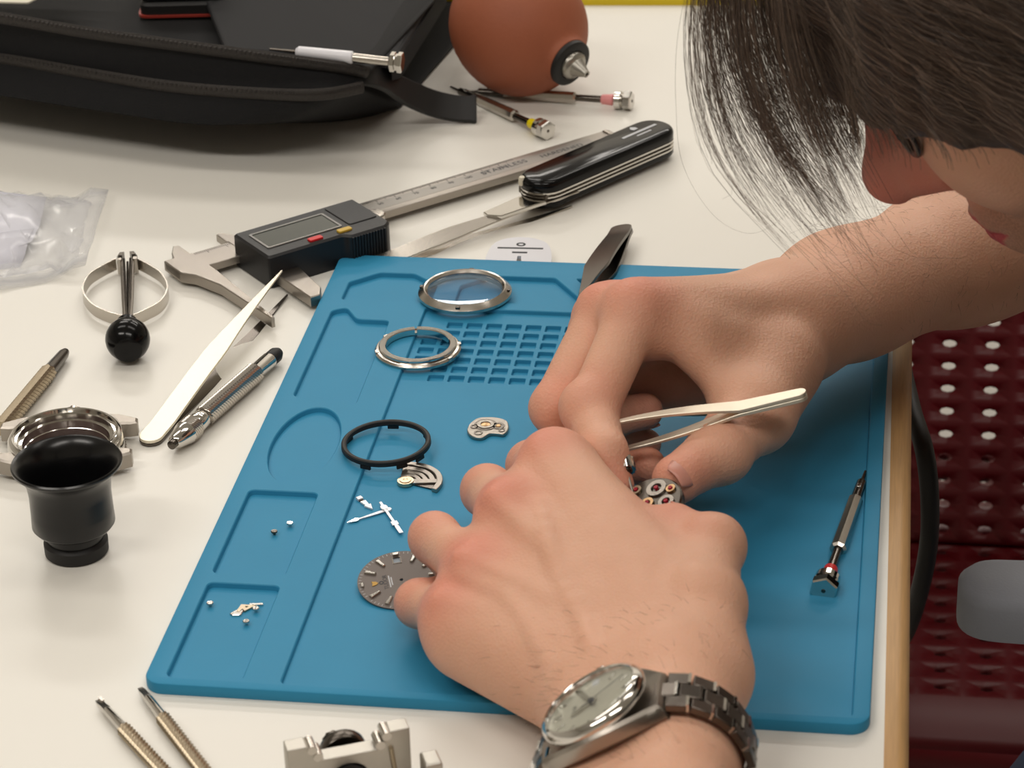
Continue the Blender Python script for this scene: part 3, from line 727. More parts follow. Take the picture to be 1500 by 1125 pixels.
# stiff charcoal panel behind
pn = [at(a, b_, z) for a, b_, z in ((330, 70, 52), (578, 88, 44), (640, -20, 40), (660, -130, 40), (250, -130, 60))]
pn = [tuple(p-np.array([tb0[0], tb0[1], 0])) for p in pn]
pm = MB(); pm.loft([[(p[0], p[1], p[2]-5) for p in pn], pn]); pm.build('inner_panel', M_fabric2, tb, 0, bevel=1.5)
en = [at(a, b_, z) for a, b_, z in ((572, 88, 45), (586, 84, 40), (652, -20, 36), (672, -130, 36), (655, -130, 42), (634, -20, 43))]
en = [tuple(p-np.array([tb0[0], tb0[1], 0])) for p in en]
pm = MB(); pm.loft([[(p[0], p[1], p[2]-12) for p in en], en]); pm.build('panel_edge', M_fabric, tb, 0, bevel=1.5)
# tab hanging over the table
tp = [at(a, b_, z)-np.array([tb0[0], tb0[1], 0]) for a, b_, z in ((505, 104, 44), (545, 108, 40), (585, 130, 24), (630, 150, 12), (668, 159, 7), (698, 160, 6))]
P = catmull(tp, 6); rr = []
for i, q in enumerate(P):
    tdir = nrm(P[min(i+1, len(P)-1)]-P[max(i-1, 0)]); sd = nrm(np.cross([0.1, -0.7, 0.7], tdir)); up_ = np.cross(tdir, sd)
    w = 7.0 if i < len(P)-2 else 7.4
    rr.append([tuple(q-sd*w-up_*1.6), tuple(q+sd*w-up_*1.6), tuple(q+sd*w+up_*1.6), tuple(q-sd*w+up_*1.6)])
MB().loft(rr).build('pull_tab', M_rubber, tb, 50, bevel=0.6)

# things in the pouch
A, B = at(395, 72, 58), at(590, 92, 54)
ps = thing('screwdriver', 'white handled screwdriver lying in the black tool pouch', 'screwdriver', A, R3=axes(A, B))
L = np.linalg.norm(B-A)
MB().rod([(0, 0.6), (L*0.22, 0.9)], 10).build('blade', M_dsteel, ps)
MB().rod([(L*0.2, 2.0), (L*0.22, 3.0), (L*0.62, 3.2), (L*0.63, 2.6)], 16).build('handle', M_whitep, ps)
MB().rod([(L*0.63, 2.4), (L*0.9, 2.2)], 16).build('neck', M_steel, ps)
MB().rod([(L*0.90, 4.0), (L*0.91, 5.0), (L*0.94, 5.0), (L*0.945, 4.2), (L*0.96, 4.2), (L*0.965, 5.2), (L*0.995, 5.2), (L, 4.6)], 6).build('swivel_head', M_chrome, ps, 25)
c0 = at(284, -44, 66)
rh = thing('ribbed_handle', 'dark ribbed tool handle with a thin red rim inside the pouch', 'tool handle', (c0[0], c0[1], 47), math.radians(8))
for i in range(4):
    o_ = MB().prism(roundpoly([(-28+i*0.6, -16+i), (16-i, -16+i), (18-i, -2), (16-i, 40), (-28+i*0.6, 40)], 6, 4), i*7.5+0.4, i*7.5+7, cham=1.6).build('rib', M_black if i else M_rubber, rh, 40)
MB().prism(roundpoly([(-29, -17), (17, -17), (19, -2), (17, 41), (-29, 41)], 6, 4), -0.6, 0.6).build('rim', material('dull_red', rgb(150, 50, 40), 0.5), rh, 40)
pc = at(20, -10, 66)
cd_ = MB().prism(roundpoly([(pc[0]-60, pc[1]-14), (pc[0]+12, pc[1]-14), (pc[0]+34, pc[1]+50), (pc[0]-60, pc[1]+50)], 1), 65.5, 66.3).build('paper_card', material('cream_card', rgb(222, 216, 198), 0.7), org=(pc[0], pc[1], 65.5))
tag(cd_, 'cream paper card sticking out over the black tool pouch', 'card')

# ---------------------------------------------------------------- watch parts on the mat
M_tint = thin_glass('coated_crystal', (0.93, 0.95, 0.98, 1), 0.05)
# bezel with crystal
c = at(681, 424, 7.5); R0 = 20.6
bz = thing('crystal_ring', 'steel watch bezel ring holding its clear crystal at the mat top', 'watch part', (c[0], c[1], MT), math.radians(20))
prof = [(16.6, 3.2), (17.6, 4.2), (18.2, 4.4), (20.2, 2.7), (20.7, 2.2), (20.8, 1.0), (20.0, 0.4), (18.6, 0.1), (16.6, 0.1), (16.3, 1.6)]
MB().lathe(prof, 96, closed=True).build('ring', M_steel, bz, 25)
MB().lathe([(0.02, 3.3), (8, 3.25), (14, 3.1), (16.5, 2.9), (16.5, 1.7), (0.02, 1.7)], 64).build('crystal', M_tint, bz, 40)
for k in range(4):
    a = math.radians(-118+k*90+8)
    MB().box((19.2, 0, 3.45), (2.0, 2.0, 1.0), RZ(math.degrees(a))).build('notch', M_dsteel, bz, bevel=0.2)
# inner ring with slit
c = at(612, 509, 6.0)
r2 = thing('movement_ring', 'polished steel movement ring with a small slit on the mat', 'ring', (c[0], c[1], MT-0.3), math.radians(0))
MB().lathe([(16.6, 2.3), (17.6, 2.1), (18.4, 1.3), (18.4, 0.3), (17.6, 0), (15.2, 0), (15.2, 1.0), (16.4, 1.6)], 96, closed=True).build('outer_ring', M_steel, r2, 25)
a0 = math.radians(103)
MB().lathe([(13.6, 0.8), (13.6, 3.3), (13.9, 3.6), (16.2, 3.6), (16.5, 3.3), (16.5, 0.8)], 96, a0=a0+0.035, a1=a0+2*math.pi-0.035).build('split_ring', M_chrome, r2, 25)
for a in (15, 150, 200, 330):
    MB().box((17.6, 0, 1.9), (1.8, 2.6, 1.0), RZ(a)).build('lug', M_steel, r2, bevel=0.25)
# black plastic ring
c = at(566, 650, 7.2)
br_ = thing('casing_ring', 'black plastic casing ring resting on the mat beside the rotor', 'ring', (c[0], c[1], MT), math.radians(10))
br_.rotation_euler = (0, math.radians(-1.5), 0.2)
MB().lathe([(15.6, 2.6), (15.9, 3.9), (16.4, 4.2), (17.3, 4.2), (17.8, 3.8), (17.9, 2.2), (17.2, 1.6), (16.6, 1.6), (16.0, 2.2)], 96, closed=True).build('ring', M_rubber, br_, 30)
for a in (-120, -70, -40, 20, 80, 150):
    MB().box((17.0, 0, 0.9), (1.0, 4.5, 1.6), RZ(a)).build('foot', M_rubber, br_, bevel=0.2)
# rotor
pv_ = at(594, 706, MF+1.0); fa = at(640, 690, MF+1.0)
ro = thing('rotor_weight', 'silver half moon rotor weight partly under the black ring', 'rotor', (pv_[0], pv_[1], MF), math.atan2(fa[1]-pv_[1], fa[0]-pv_[0]))
ar = lambda r, a0, a1, n=14: [(r*math.cos(math.radians(a0+(a1-a0)*i/n)), r*math.sin(math.radians(a0+(a1-a0)*i/n))) for i in range(n+1)]
MB().prism(ccw(ar(14.6, -66, 66)+ar(12.2, 66, -66)), 0.2, 1.9, cham=0.2).build('weight', M_brush, ro, 30)
MB().prism(ccw(ar(13, -60, 62)+ar(4.0, 62, -60)), 0.2, 0.7).build('web_floor', M_dsteel, ro, 30)
MB().prism(ccw(ar(11.5, -40, 62)+ar(9.4, 62, -40)), 0.5, 1.45, cham=0.15).build('web', M_brush, ro, 30)
MB().prism(ccw(ar(8.7, -35, 62)+ar(6.9, 62, -35)), 0.5, 1.35, cham=0.1).build('web', M_brush, ro, 30)
MB().prism(ccw(ar(6.2, -28, 62)+ar(4.4, 62, -28)), 0.5, 1.45, cham=0.1).build('web', M_brush, ro, 30)
MB().prism(ccw([(1, -2.4), (10.5, -8.6), (11.5, -6.4), (2, 1.0)]), 0.5, 1.4, cham=0.1).build('arm', M_brush, ro)
MB().prism(ccw([(-1, 1.8), (2, 3.0), (8, 9.5), (5, 10), (1, 5)]), 0.5, 1.4, cham=0.1).build('arm', M_brush, ro)
hb = MB().lathe([(0.02, 1.9), (0.8, 1.9), (1.0, 2.1), (2.2, 2.1), (2.3, 1.8), (3.2, 1.8), (3.3, 0.4), (0.02, 0.4)], 32).build('hub', material('warm_steel', rgb(214, 190, 160), 0.3, 1.0), ro, 30)
# automatic module
c = at(715, 628, MF+0.8)
am = thing('winding_module', 'small skeletonised winding module lying alone on the mat', 'watch movement part', (c[0], c[1], MF), math.radians(-8))
kid = roundpoly([(-8.3, 1), (-6.5, 7), (0, 9), (6, 7.5), (8.6, 1), (8.2, -4.5), (5.5, -4.0), (2.0, -4.4), (0.6, -9.2), (-4, -9.2), (-7.6, -5)], 2.5, 4)
MB().prism(kid, 0.3, 1.6, cham=0.25).build('bridge_plate', M_brush, am, 30)
M_gwheel = material('gilt_wheel', rgb(196, 160, 120), 0.3, 1.0)
for x_, y_, r_, m_ in ((-1.5, 1.5, 4.6, M_dsteel), (-1.5, 1.5, 3.4, M_brush), (3.8, 1.8, 2.6, M_dsteel), (-5.4, -1.0, 1.7, M_dsteel), (-2.4, -5.6, 1.8, M_dsteel), (6.2, -1.4, 1.4, M_dsteel)):
    MB().plate(circ(x_, y_, r_, 24), [circ(x_, y_, r_*0.62, 18)], 1.55, 1.55+(0.25 if m_ is M_dsteel else 0.5)).build('wheel_recess', m_, am, 30)
MB().lathe([(0.02, 2.2), (1.2, 2.2), (1.9, 1.9), (1.9, 1.5), (0.02, 1.5)], 18, TR(-1.5, 1.5, 0)).build('wheel', M_gwheel, am, 30)
MB().lathe([(0.02, 2.0), (0.8, 2.0), (1.1, 1.8), (1.1, 1.5), (0.02, 1.5)], 14, TR(3.8, 1.8, 0)).build('wheel', M_gwheel, am, 30)
# hands
M_handp = material('white_lume_hand', rgb(238, 238, 240), 0.3, 0.35)
def hand_piece(name, label, A, B, polys, z=MF):
    a, b_ = at(*A, z), at(*B, z); L = np.linalg.norm(b_-a)
    t = thing(name, label, 'watch hand', (a[0], a[1], z), math.atan2(b_[1]-a[1], b_[0]-a[0]), group='loose watch hands')
    for nm, poly, m_, z0_, z1_ in polys:
        MB().prism(ccw([(x_*L, y_) for x_, y_ in poly]), z0_, z1_, cham=0.06).build(nm, m_, t, 30)
    return t
hand_piece('watch_hand', 'arrow tipped minute hand with slender shaft on the mat', (567, 749), (508, 768), [
    ('shaft', [(-0.05, -0.6), (0.05, -0.7), (0.2, -0.75), (0.72, -0.3), (0.72, 0.3), (0.2, 0.75), (0.05, 0.7), (-0.05, 0.6)], M_handp, 0.5, 0.8),
    ('arrow_head', [(0.70, -0.35), (0.76, -1.1), (1.0, 0), (0.76, 1.1), (0.70, 0.35)], M_chrome, 0.5, 0.85),
    ('boss', [(x_/14.5-0.02, y_) for x_, y_ in circ(0, 0, 1.25, 16)], M_handp, 0.1, 0.95)])
hand_piece('watch_hand', 'white hour hand with a cross bar and blunt end pointing to the hand', (560, 743), (588, 784), [
    ('shaft', [(0.0, -0.55), (0.62, -0.55), (0.62, 0.55), (0.0, 0.55)], M_handp, 0.95, 1.25),
    ('cross_bar', [(0.60, -1.3), (0.72, -1.3), (0.72, 1.3), (0.60, 1.3)], M_handp, 0.95, 1.3),
    ('end', [(0.70, -0.5), (0.78, -0.85), (1.0, -0.8), (1.0, 0.8), (0.78, 0.85), (0.70, 0.5)], M_handp, 0.95, 1.25),
    ('boss', [(x_/17+0.1, y_) for x_, y_ in circ(0, 0, 1.4, 16)], M_handp, 0.95, 1.4),
    ('tail', [(-0.1, -0.5), (0.05, -0.5), (0.05, 0.5), (-0.1, 0.5)], M_handp, 0.95, 1.25)])
hand_piece('watch_hand', 'short stubby arrow hand lying apart from the crossed hands', (525, 731), (546, 748), [
    ('tube_end', [(0, -1.1), (0.18, -1.1), (0.18, 1.1), (0, 1.1)], M_handp, 0.2, 1.2),
    ('slot', [(0.18, -0.9), (0.34, -0.9), (0.34, 0.9), (0.18, 0.9)], M_dsteel, 0.2, 0.6),
    ('shaft', [(0.32, -1.2), (0.66, -0.7), (0.66, 0.7), (0.32, 1.2)], M_handp, 0.2, 0.9),
    ('arrow_head', [(0.64, -1.5), (1.0, 0), (0.64, 1.5)], M_handp, 0.2, 0.9)])

# dial, tilted on its feet
dc = at(588, 849, MF+3.2)
y12 = nrm(at(530, 856, MF)-at(588, 849, MF))
tl_ = Matrix.Rotation(math.radians(9), 3, 'X') @ Matrix.Rotation(math.atan2(y12[1], y12[0])-math.pi/2, 3, 'Z')
dl = thing('watch_dial', 'grey brown watch dial with applied markers under the left hand', 'dial', dc, R3=[[tl_[i][j] for j in range(3)] for i in range(3)])
M_dial = material('taupe_sunburst', rgb(104, 95, 90), 0.4, 0.3, bump=0.05, bscale=400)
RD = 16.1
wx, wy = RD*0.70, 0
win = [(wx-1.5, wy-1.3), (wx+1.5, wy-1.3), (wx+1.5, wy+1.3), (wx-1.5, wy+1.3)]
MB().plate(circ(0, 0, RD, 96), [win, circ(0, 0, 0.7, 12)], -0.4, 0).build('dial_plate', M_dial, dl, 30)
MB().box((wx, wy, -0.55), (3.6, 3.2, 0.1)).build('date_backing', material('date_grey', rgb(150, 160, 170), 0.5), dl, 0)
MB().plate([(wx-1.9, -1.7), (wx+1.9, -1.7), (wx+1.9, 1.7), (wx-1.9, 1.7)], [win], 0, 0.12).build('date_frame', M_dsteel, dl, 0)
for k in range(12):
    if k == 0:
        MB().prism(ccw([(-1.1, RD*0.86), (1.1, RD*0.86), (1.0, RD*0.93), (-1.0, RD*0.93)]), 0, 0.8, cham=0.15).build('hour_marker', M_chrome, dl, 20)
    elif k == 3:
        MB().prism(ccw([(RD*0.84, -1.0), (RD*0.93, -1.2), (RD*0.93, 1.2), (RD*0.84, 1.0)]), 0, 0.8, cham=0.15).build('hour_marker', M_chrome, dl, 20)
    else:
        MB().prism(ccw([(-0.55, RD*0.62), (0.55, RD*0.62), (0.85, RD*0.89), (-0.85, RD*0.89)]), 0, 0.75, RZ(-30*k), cham=0.25).build('hour_marker', M_chrome, dl, 20)
mt_ = MB()
for k in range(60):
    if k % 5: mt_.box((0, RD*0.94, 0.02), (0.16, 1.0, 0.04), RZ(-6*k))
q = mt_.build('minute_track', M_winkk, dl, 0); q['kind'] = 'stuff'
text_mesh('lettering', 'TUDOR', 2.3, M_ink, dl, TR(0, RD*0.36, 0.03), 0.04)
MB().prism([(-1.3, RD*0.68), (-0.9, RD*0.58), (0, RD*0.53), (0.9, RD*0.58), (1.3, RD*0.68), (0, RD*0.66)], 0, 0.2).build('shield_emblem', M_gold, dl, 0)
MB().plate(circ(0, RD*0.46, 1.0, 16, 0.9), [circ(0, RD*0.46, 0.5, 12, 0.45)], 0, 0.05).build('printed_mark', M_ink, dl, 0)
for yy, w in ((RD*0.27, 6.5), (RD*0.22, 4.5)):
    MB().box((0, yy, 0.03), (w, 0.45, 0.04)).build('printed_line', M_winkk, dl, 0)
for a in (200, 20):
    MB().lathe([(0.45, -3.0), (0.45, -0.3)], 8, TR(14.5*math.cos(math.radians(a)), 14.5*math.sin(math.radians(a)), 0)).build('dial_foot', M_gold, dl)

# tiny screws and clamps in the trays
def screw(px, py, label, mat, lay=0.0):
    q = at(px, py, RF)
    t = thing('screw', label, 'screw', (q[0], q[1], RF), math.radians(lay), group='tiny screws in the mat trays')
    MB().lathe([(0.02, 0.5), (0.35, 0.5), (0.35, 1.0), (1.15, 1.0), (1.25, 1.15), (1.25, 1.6), (1.05, 1.75), (0.02, 1.75)], 18).build('screw_head', mat, t, 30)
    MB().lathe([(0.02, 0), (0.5, 0), (0.5, 1.1), (0.02, 1.1)], 10).build('shank', mat, t, 30)
    MB().box((0, 0, 1.75), (2.3, 0.35, 0.12)).build('slot', M_dsteel, t, 0)
screw(425, 771, 'bright tiny screw in the tray beside the dark screw', M_chrome, 60)
screw(402, 783, 'dark tiny screw lying alone in the middle tray', M_dsteel, 20)
screw(308, 888, 'tiny steel screw near the left wall of the front tray', M_steel, 40)
screw(375, 896, 'bright tiny screw below the little flat clamp in the front tray', M_chrome, 95)
screw(361, 915, 'bright tiny screw nearest the viewer in the front tray', M_chrome, 80)
q = at(347, 899, RF)
o = MB().prism(ccw([(q[0]-2.4, q[1]-1.0), (q[0]-1, q[1]-2.0), (q[0]+1.8, q[1]-1.6), (q[0]+2.2, q[1]+1.6), (q[0]-0.4, q[1]+1.8)]), RF, RF+0.7, cham=0.15).build('clamp_plate', M_chrome, org=(q[0], q[1], RF))
tag(o, 'tiny polished leaf shaped clamp in the front tray of the mat', 'watch movement part')
q = at(360, 894, RF)
o = MB().plate(ccw([(q[0]-3, q[1]-2.2), (q[0]-1.8, q[1]-2.2), (q[0]-1.2, q[1]), (q[0], q[1]-1.6), (q[0]+1.6, q[1]+0.6), (q[0]+3.2, q[1]+2.6), (q[0]-2.2, q[1]+2.6)]), [[(q[0]-0.7, q[1]+1.6), (q[0]+0.9, q[1]+1.6), (q[0]+0.1, q[1]+0.5)]], RF, RF+0.8).build('bent_spring', M_bronze, org=(q[0], q[1], RF))
tag(o, 'tiny bent brassy spring between the clamp and the screws in the front tray', 'watch movement part')
q = at(375, 888, RF)
o = MB().prism(ccw([(q[0]-2.4, q[1]-0.5), (q[0]+2.6, q[1]+0.2), (q[0]+2.4, q[1]+1.3), (q[0]-2.4, q[1]+0.6)]), RF, RF+0.8, cham=0.1).build('flat_key', M_chrome, org=(q[0], q[1], RF))
tag(o, 'tiny straight steel bar at the right of the front tray', 'watch movement part')

# ---------------------------------------------------------------- chair, cable beside the table
M_chair = material('red_plastic', rgb(96, 6, 17), 0.42, bump=0.04, bscale=300)
M_arm = material('grey_armrest', rgb(150, 154, 164), 0.6, bump=0.1, bscale=800)
ch = thing('perforated_chair', 'red perforated plastic office chair with a grey armrest beside the table', 'chair', (430, 560, -730))
CO = np.array([430, 560, -730.0])
def perforated(fn, nu, nv, hole, skip=lambda i, j: False):
    """grid of cells, each a square with an eight sided hole; fn(u,v)->point"""
    v = []; f = []; idx = {}
    def P(u, w):
        key = (round(u*nu*16), round(w*nv*16))
        if key not in idx: idx[key] = len(v); v.append(tuple(np.asarray(fn(u, w))-CO))
        return idx[key]
    for i in range(nu):
        for j in range(nv):
            a = [(0, 0), (.5, 0), (1, 0), (1, .5), (1, 1), (.5, 1), (0, 1), (0, .5)]
            o_ = [P((i+x_)/nu, (j+y_)/nv) for x_, y_ in a]
            if skip(i, j): f.append(tuple(o_)); continue
            base = len(v)
            for k in range(8):
                t = math.radians(-135+45*k); v.append(tuple(np.asarray(fn((i+.5+hole*math.cos(t))/nu, (j+.5+hole*math.sin(t))/nv))-CO))
            for k in range(8):
                l = (k+1) % 8; f.append((o_[k], o_[l], base+l, base+k))
    return MB().add(v, f)
SX0, SX1 = 222, 640
def seat_fn(u, w):
    x_ = SX0+(SX1-SX0)*u; y_ = 425+290*w
    z_ = -290+14*max(0, 1-w*6)**2*-1 - 10*math.sin(math.pi*w) + 20*max(0, w-0.8)
    return (x_, y_, z_)
def back_fn(u, w):
    x_ = SX0+(SX1-SX0)*u; z_ = -296+232*w
    y_ = 622+95*w**0.8-30*math.sin(math.pi*u)*0.0
    return (x_, y_, z_)
seat = perforated(seat_fn, 17, 16, 0.16, lambda i, j: j < 2).build('seat', M_chair, ch, 50)
bk = perforated(back_fn, 17, 19, 0.17).build('backrest', M_chair, ch, 50)
for q in (seat, bk):
    md = q.modifiers.new('t', 'SOLIDIFY'); md.thickness = 0.004; md.offset = -1
fl = MB(); fl.loft([[(SX0-CO[0], 425-CO[1], -304-CO[2]), (SX1-CO[0], 425-CO[1], -304-CO[2])], [(SX0-CO[0], 419-CO[1], -312-CO[2]), (SX1-CO[0], 419-CO[1], -312-CO[2])], [(SX0-CO[0], 420-CO[1], -322-CO[2]), (SX1-CO[0], 420-CO[1], -322-CO[2])]], closed=False, cap=False)
q = fl.build('front_lip', M_chair, ch, 60); md = q.modifiers.new('t', 'SOLIDIFY'); md.thickness = 0.004
aA = at(1404, 850, -95)
apoly = roundpoly([(aA[0], aA[1]-17), (aA[0]+150, aA[1]-24), (aA[0]+150, aA[1]+28), (aA[0], aA[1]+22)], 18, 8)
MB().prism([(x_-CO[0], y_-CO[1]) for x_, y_ in apoly], -114-CO[2], -95-CO[2], cham=4).build('armrest', M_arm, ch, 50)
MB().tube([(aA[0]+110-CO[0], aA[1]-CO[1], -118-CO[2]), (aA[0]+120-CO[0], aA[1]+20-CO[1], -250-CO[2]), (aA[0]+60-CO[0], 540-CO[1], -318-CO[2])], 13, 12).build('armrest_post', M_black, ch, 60)
MB().lathe([(24, 40), (24, 398), (30, 400), (30, 425)], 20, TR(0, 0, 0)).build('gas_column', M_black, ch)
for k in range(5):
    a = math.radians(72*k+20)
    MB().tube([(0, 0, 80), (150*math.cos(a), 150*math.sin(a), 70), (290*math.cos(a), 290*math.sin(a), 55)], [22, 18, 13], 10).build('base_leg', M_black, ch, 60)
    MB().lathe([(0.02, -11), (24, -11), (26, -8), (26, 8), (24, 11), (0.02, 11)], 20, Matrix.Translation((285*math.cos(a), 285*math.sin(a), 27)) @ RX(90)).build('caster', M_black, ch)
P = catmull([at(1322, 540, -30), at(1336, 600, -34), at(1354, 660, -40), at(1362, 730, -60), at(1360, 800, -90), at(1346, 870, -130), at(1325, 930, -190), at(1300, 960, -320)], 8)
cb = MB().tube(P, 4.2, 10); q = cb.build('power_cable', M_rubber, smooth=60, org=tuple(P[0]))
tag(q, 'black cable hanging in an arc beside the wooden table edge', 'cable')

# ---------------------------------------------------------------- the person: signed distance body
f32 = np.float32
def V3(*a): return np.array(a, f32)
def cone(p, a, b, r1, r2):
    a = np.asarray(a, f32); b = np.asarray(b, f32); ba = b-a; pa = p-a
    h = np.clip(pa@ba/max(float(ba@ba), 1e-6), 0, 1)
    q = pa-h[:, None]*ba
    return np.sqrt(np.einsum('ij,ij->i', q, q))-(f32(r1)+f32(r2-r1)*h)
def ball(p, c, r):
    q = p-np.asarray(c, f32); return np.sqrt(np.einsum('ij,ij->i', q, q))-f32(r)
def ell(p, c, r, M=None):
    q = p-np.asarray(c, f32)
    if M is not None: q = q@np.asarray(M, f32)
    r = np.asarray(r, f32); a = q/r; b = a/r
    k0 = np.sqrt(np.einsum('ij,ij->i', a, a)); k1 = np.sqrt(np.einsum('ij,ij->i', b, b))+f32(1e-9)
    return k0*(k0-1)/k1
def tri(p, a, b, c, r):
    a, b, c = (np.asarray(q, f32) for q in (a, b, c))
    ba, cb, ac = b-a, c-b, a-c; n = np.cross(ba, ac); pa, pb, pc = p-a, p-b, p-c
    s = np.sign(pa@np.cross(ba, n))+np.sign(pb@np.cross(cb, n))+np.sign(pc@np.cross(ac, n))
    def seg(q, e):
        h = np.clip(q@e/float(e@e), 0, 1)[:, None]*e-q; return np.einsum('ij,ij->i', h, h)
    d1 = np.minimum(np.minimum(seg(pa, ba), seg(pb, cb)), seg(pc, ac)); d2 = (pa@n)**2/float(n@n)
    return np.sqrt(np.where(s < 2.0, d1, d2))-f32(r)
def smin(a, b, k):
    h = np.maximum(k-np.abs(a-b), 0)/k; return np.minimum(a, b)-h*h*(k*0.25)
def smax(a, b, k): return -smin(-a, -b, k)

def surface_net(sdf, lo, hi, h, B=8):
    """blockwise sampled naive surface nets; returns verts (mm), quads"""
    lo = np.asarray(lo, float); hi = np.asarray(hi, float)
    nb = np.maximum(1, np.ceil((hi-lo)/(h*B)).astype(int)); n = nb*B+1
    cc = [lo[k]+(np.arange(nb[k])+0.5)*h*B for k in range(3)]
    X = np.stack(np.meshgrid(*cc, indexing='ij'), -1).reshape(-1, 3).astype(f32)
    dc = sdf(X); act = np.abs(dc) < h*B*1.05
    G = np.full(tuple(n), f32(9), f32)
    ins = np.where(dc < 0, f32(-9), f32(9)).reshape(tuple(nb))
    G[:-1, :-1, :-1] = np.repeat(np.repeat(np.repeat(ins, B, 0), B, 1), B, 2)
    bi = np.argwhere(act.reshape(tuple(nb)))
    r = np.arange(B+1); loc = np.stack(np.meshgrid(r, r, r, indexing='ij'), -1).reshape(-1, 3)
    step = 700
    for s in range(0, len(bi), step):
        idx = (bi[s:s+step, None, :]*B+loc[None]).reshape(-1, 3)
        P = (lo+idx*h).astype(f32)
        G[idx[:, 0], idx[:, 1], idx[:, 2]] = sdf(P)
    S_ = G < 0
    c = S_[:-1, :-1, :-1].astype(np.int8)
    tot = np.zeros_like(c)
    for dx in (0, 1):
        for dy in (0, 1):
            for dz in (0, 1):
                tot += S_[dx:n[0]-1+dx, dy:n[1]-1+dy, dz:n[2]-1+dz]
    cells = np.argwhere((tot > 0) & (tot < 8))
    vid = np.full(tot.shape, -1, np.int64); vid[cells[:, 0], cells[:, 1], cells[:, 2]] = np.arange(len(cells))
    acc = np.zeros((len(cells), 3)); cnt = np.zeros(len(cells))
    cor = [(0,0,0),(1,0,0),(0,1,0),(1,1,0),(0,0,1),(1,0,1),(0,1,1),(1,1,1)]
    for a in range(8):
        for b in range(a+1, 8):
            df = [cor[b][k]-cor[a][k] for k in range(3)]
            if sum(abs(q) for q in df) != 1: continue
            ga = G[cells[:, 0]+cor[a][0], cells[:, 1]+cor[a][1], cells[:, 2]+cor[a][2]]; gb = G[cells[:, 0]+cor[b][0], cells[:, 1]+cor[b][1], cells[:, 2]+cor[b][2]]
            m = (ga < 0) != (gb < 0); t = np.where(m, ga/np.where(m, ga-gb, 1), 0)
            for k in range(3): acc[:, k] += np.where(m, cor[a][k]+t*df[k], 0)
            cnt += m
    V = lo+(cells+acc/cnt[:, None])*h
    Q = []
    for ax_ in range(3):
        o1, o2 = [(1, 2), (2, 0), (0, 1)][ax_]
        sl = [slice(None)]*3; s2 = [slice(None)]*3; sl[ax_] = slice(0, -1); s2[ax_] = slice(1, None)
        A_, B_ = S_[tuple(sl)], S_[tuple(s2)]
        e = np.argwhere(A_ != B_)
        ok = (e[:, o1] > 0) & (e[:, o2] > 0) & (e[:, o1] < n[o1]-1) & (e[:, o2] < n[o2]-1); e = e[ok]
        def cv(d1, d2):
            q = e.copy(); q[:, o1] += d1; q[:, o2] += d2; return vid[q[:, 0], q[:, 1], q[:, 2]]
        q = np.stack([cv(-1, -1), cv(0, -1), cv(0, 0), cv(-1, 0)], 1)
        fl = A_[e[:, 0], e[:, 1], e[:, 2]]
        q = np.where(fl[:, None], q, q[:, ::-1]); q = q[(q >= 0).all(1)]; Q.append(q)
    return V, np.concatenate(Q)

def onray(px, py, P, L, far=True):
    d = CR @ np.array([(px-750)/FPX, -(py-562.5)/FPX, -1.0]); d = d/np.linalg.norm(d)
    v = CAM-P; b = v@d; q = b*b-(v@v-L*L)
    q = max(q, 0)**0.5
    return CAM+d*(-b+(q if far else -q))

class Limb: pass
def hand_sdf(H):
    W, t, n, h = H.W, H.t, H.n, H.h
    bases = H.bases
    def sdf(p):
        d = cone(p, bases[0], H.f[0][0], H.rb, H.rk[0])
        for i in range(1, 4): d = smin(d, cone(p, bases[i], H.f[i][0], H.rb, H.rk[i]), 9.0)
        for a, b, c, r in H.tris: d = smin(d, tri(p, a, b, c, r), 9.0)
        for a, b, r1, r2, k in H.pads: d = smin(d, cone(p, a, b, r1, r2), k)
        # forearm: two bones side by side
        fa = None
        for (a, ta, ra), (b, tb, rb_) in zip(H.fore[:-1], H.fore[1:]):
            for s in (1, -1):
                q = cone(p, a+s*ta, b+s*tb, ra, rb_); fa = q if fa is None else smin(fa, q, 16.0)
        d = smin(d, fa, 16.0)
        # thumb
        T = H.thumb; R_ = H.tr
        th = smin(cone(p, T[0], T[1], R_[0], R_[1]), cone(p, T[1], T[2], R_[1], R_[2]), 5.0)
        tt_ = smin(cone(p, T[2], T[3], R_[2], R_[3]), ball(p, T[3], R_[3]), 2.0)
        th = smin(th, tt_, 4.0)
        fg = None
        for i, F_ in enumerate(H.f):
            r = H.fr[i]; q = cone(p, F_[0], F_[1], r[0], r[1])
            q = smin(q, cone(p, F_[1], F_[2], r[1], r[2]), 4.0); q = smin(q, cone(p, F_[2], F_[3], r[2], r[3]), 4.0)
            fg = q if fg is None else smin(fg, q, 0.8)
        d = smin(d, fg, H.kf)
        d = smin(d, th, H.kth)
        for a, r, k in H.bumps: d = smin(d, ball(p, a, r), k)
        for a, b, r1, r2, k in H.cords: d = smin(d, cone(p, a, b, r1, r2), k)
        for a, b, r, k in H.cuts: d = smax(d, -cone(p, a, b, r, r), k)
        return d
    return sdf

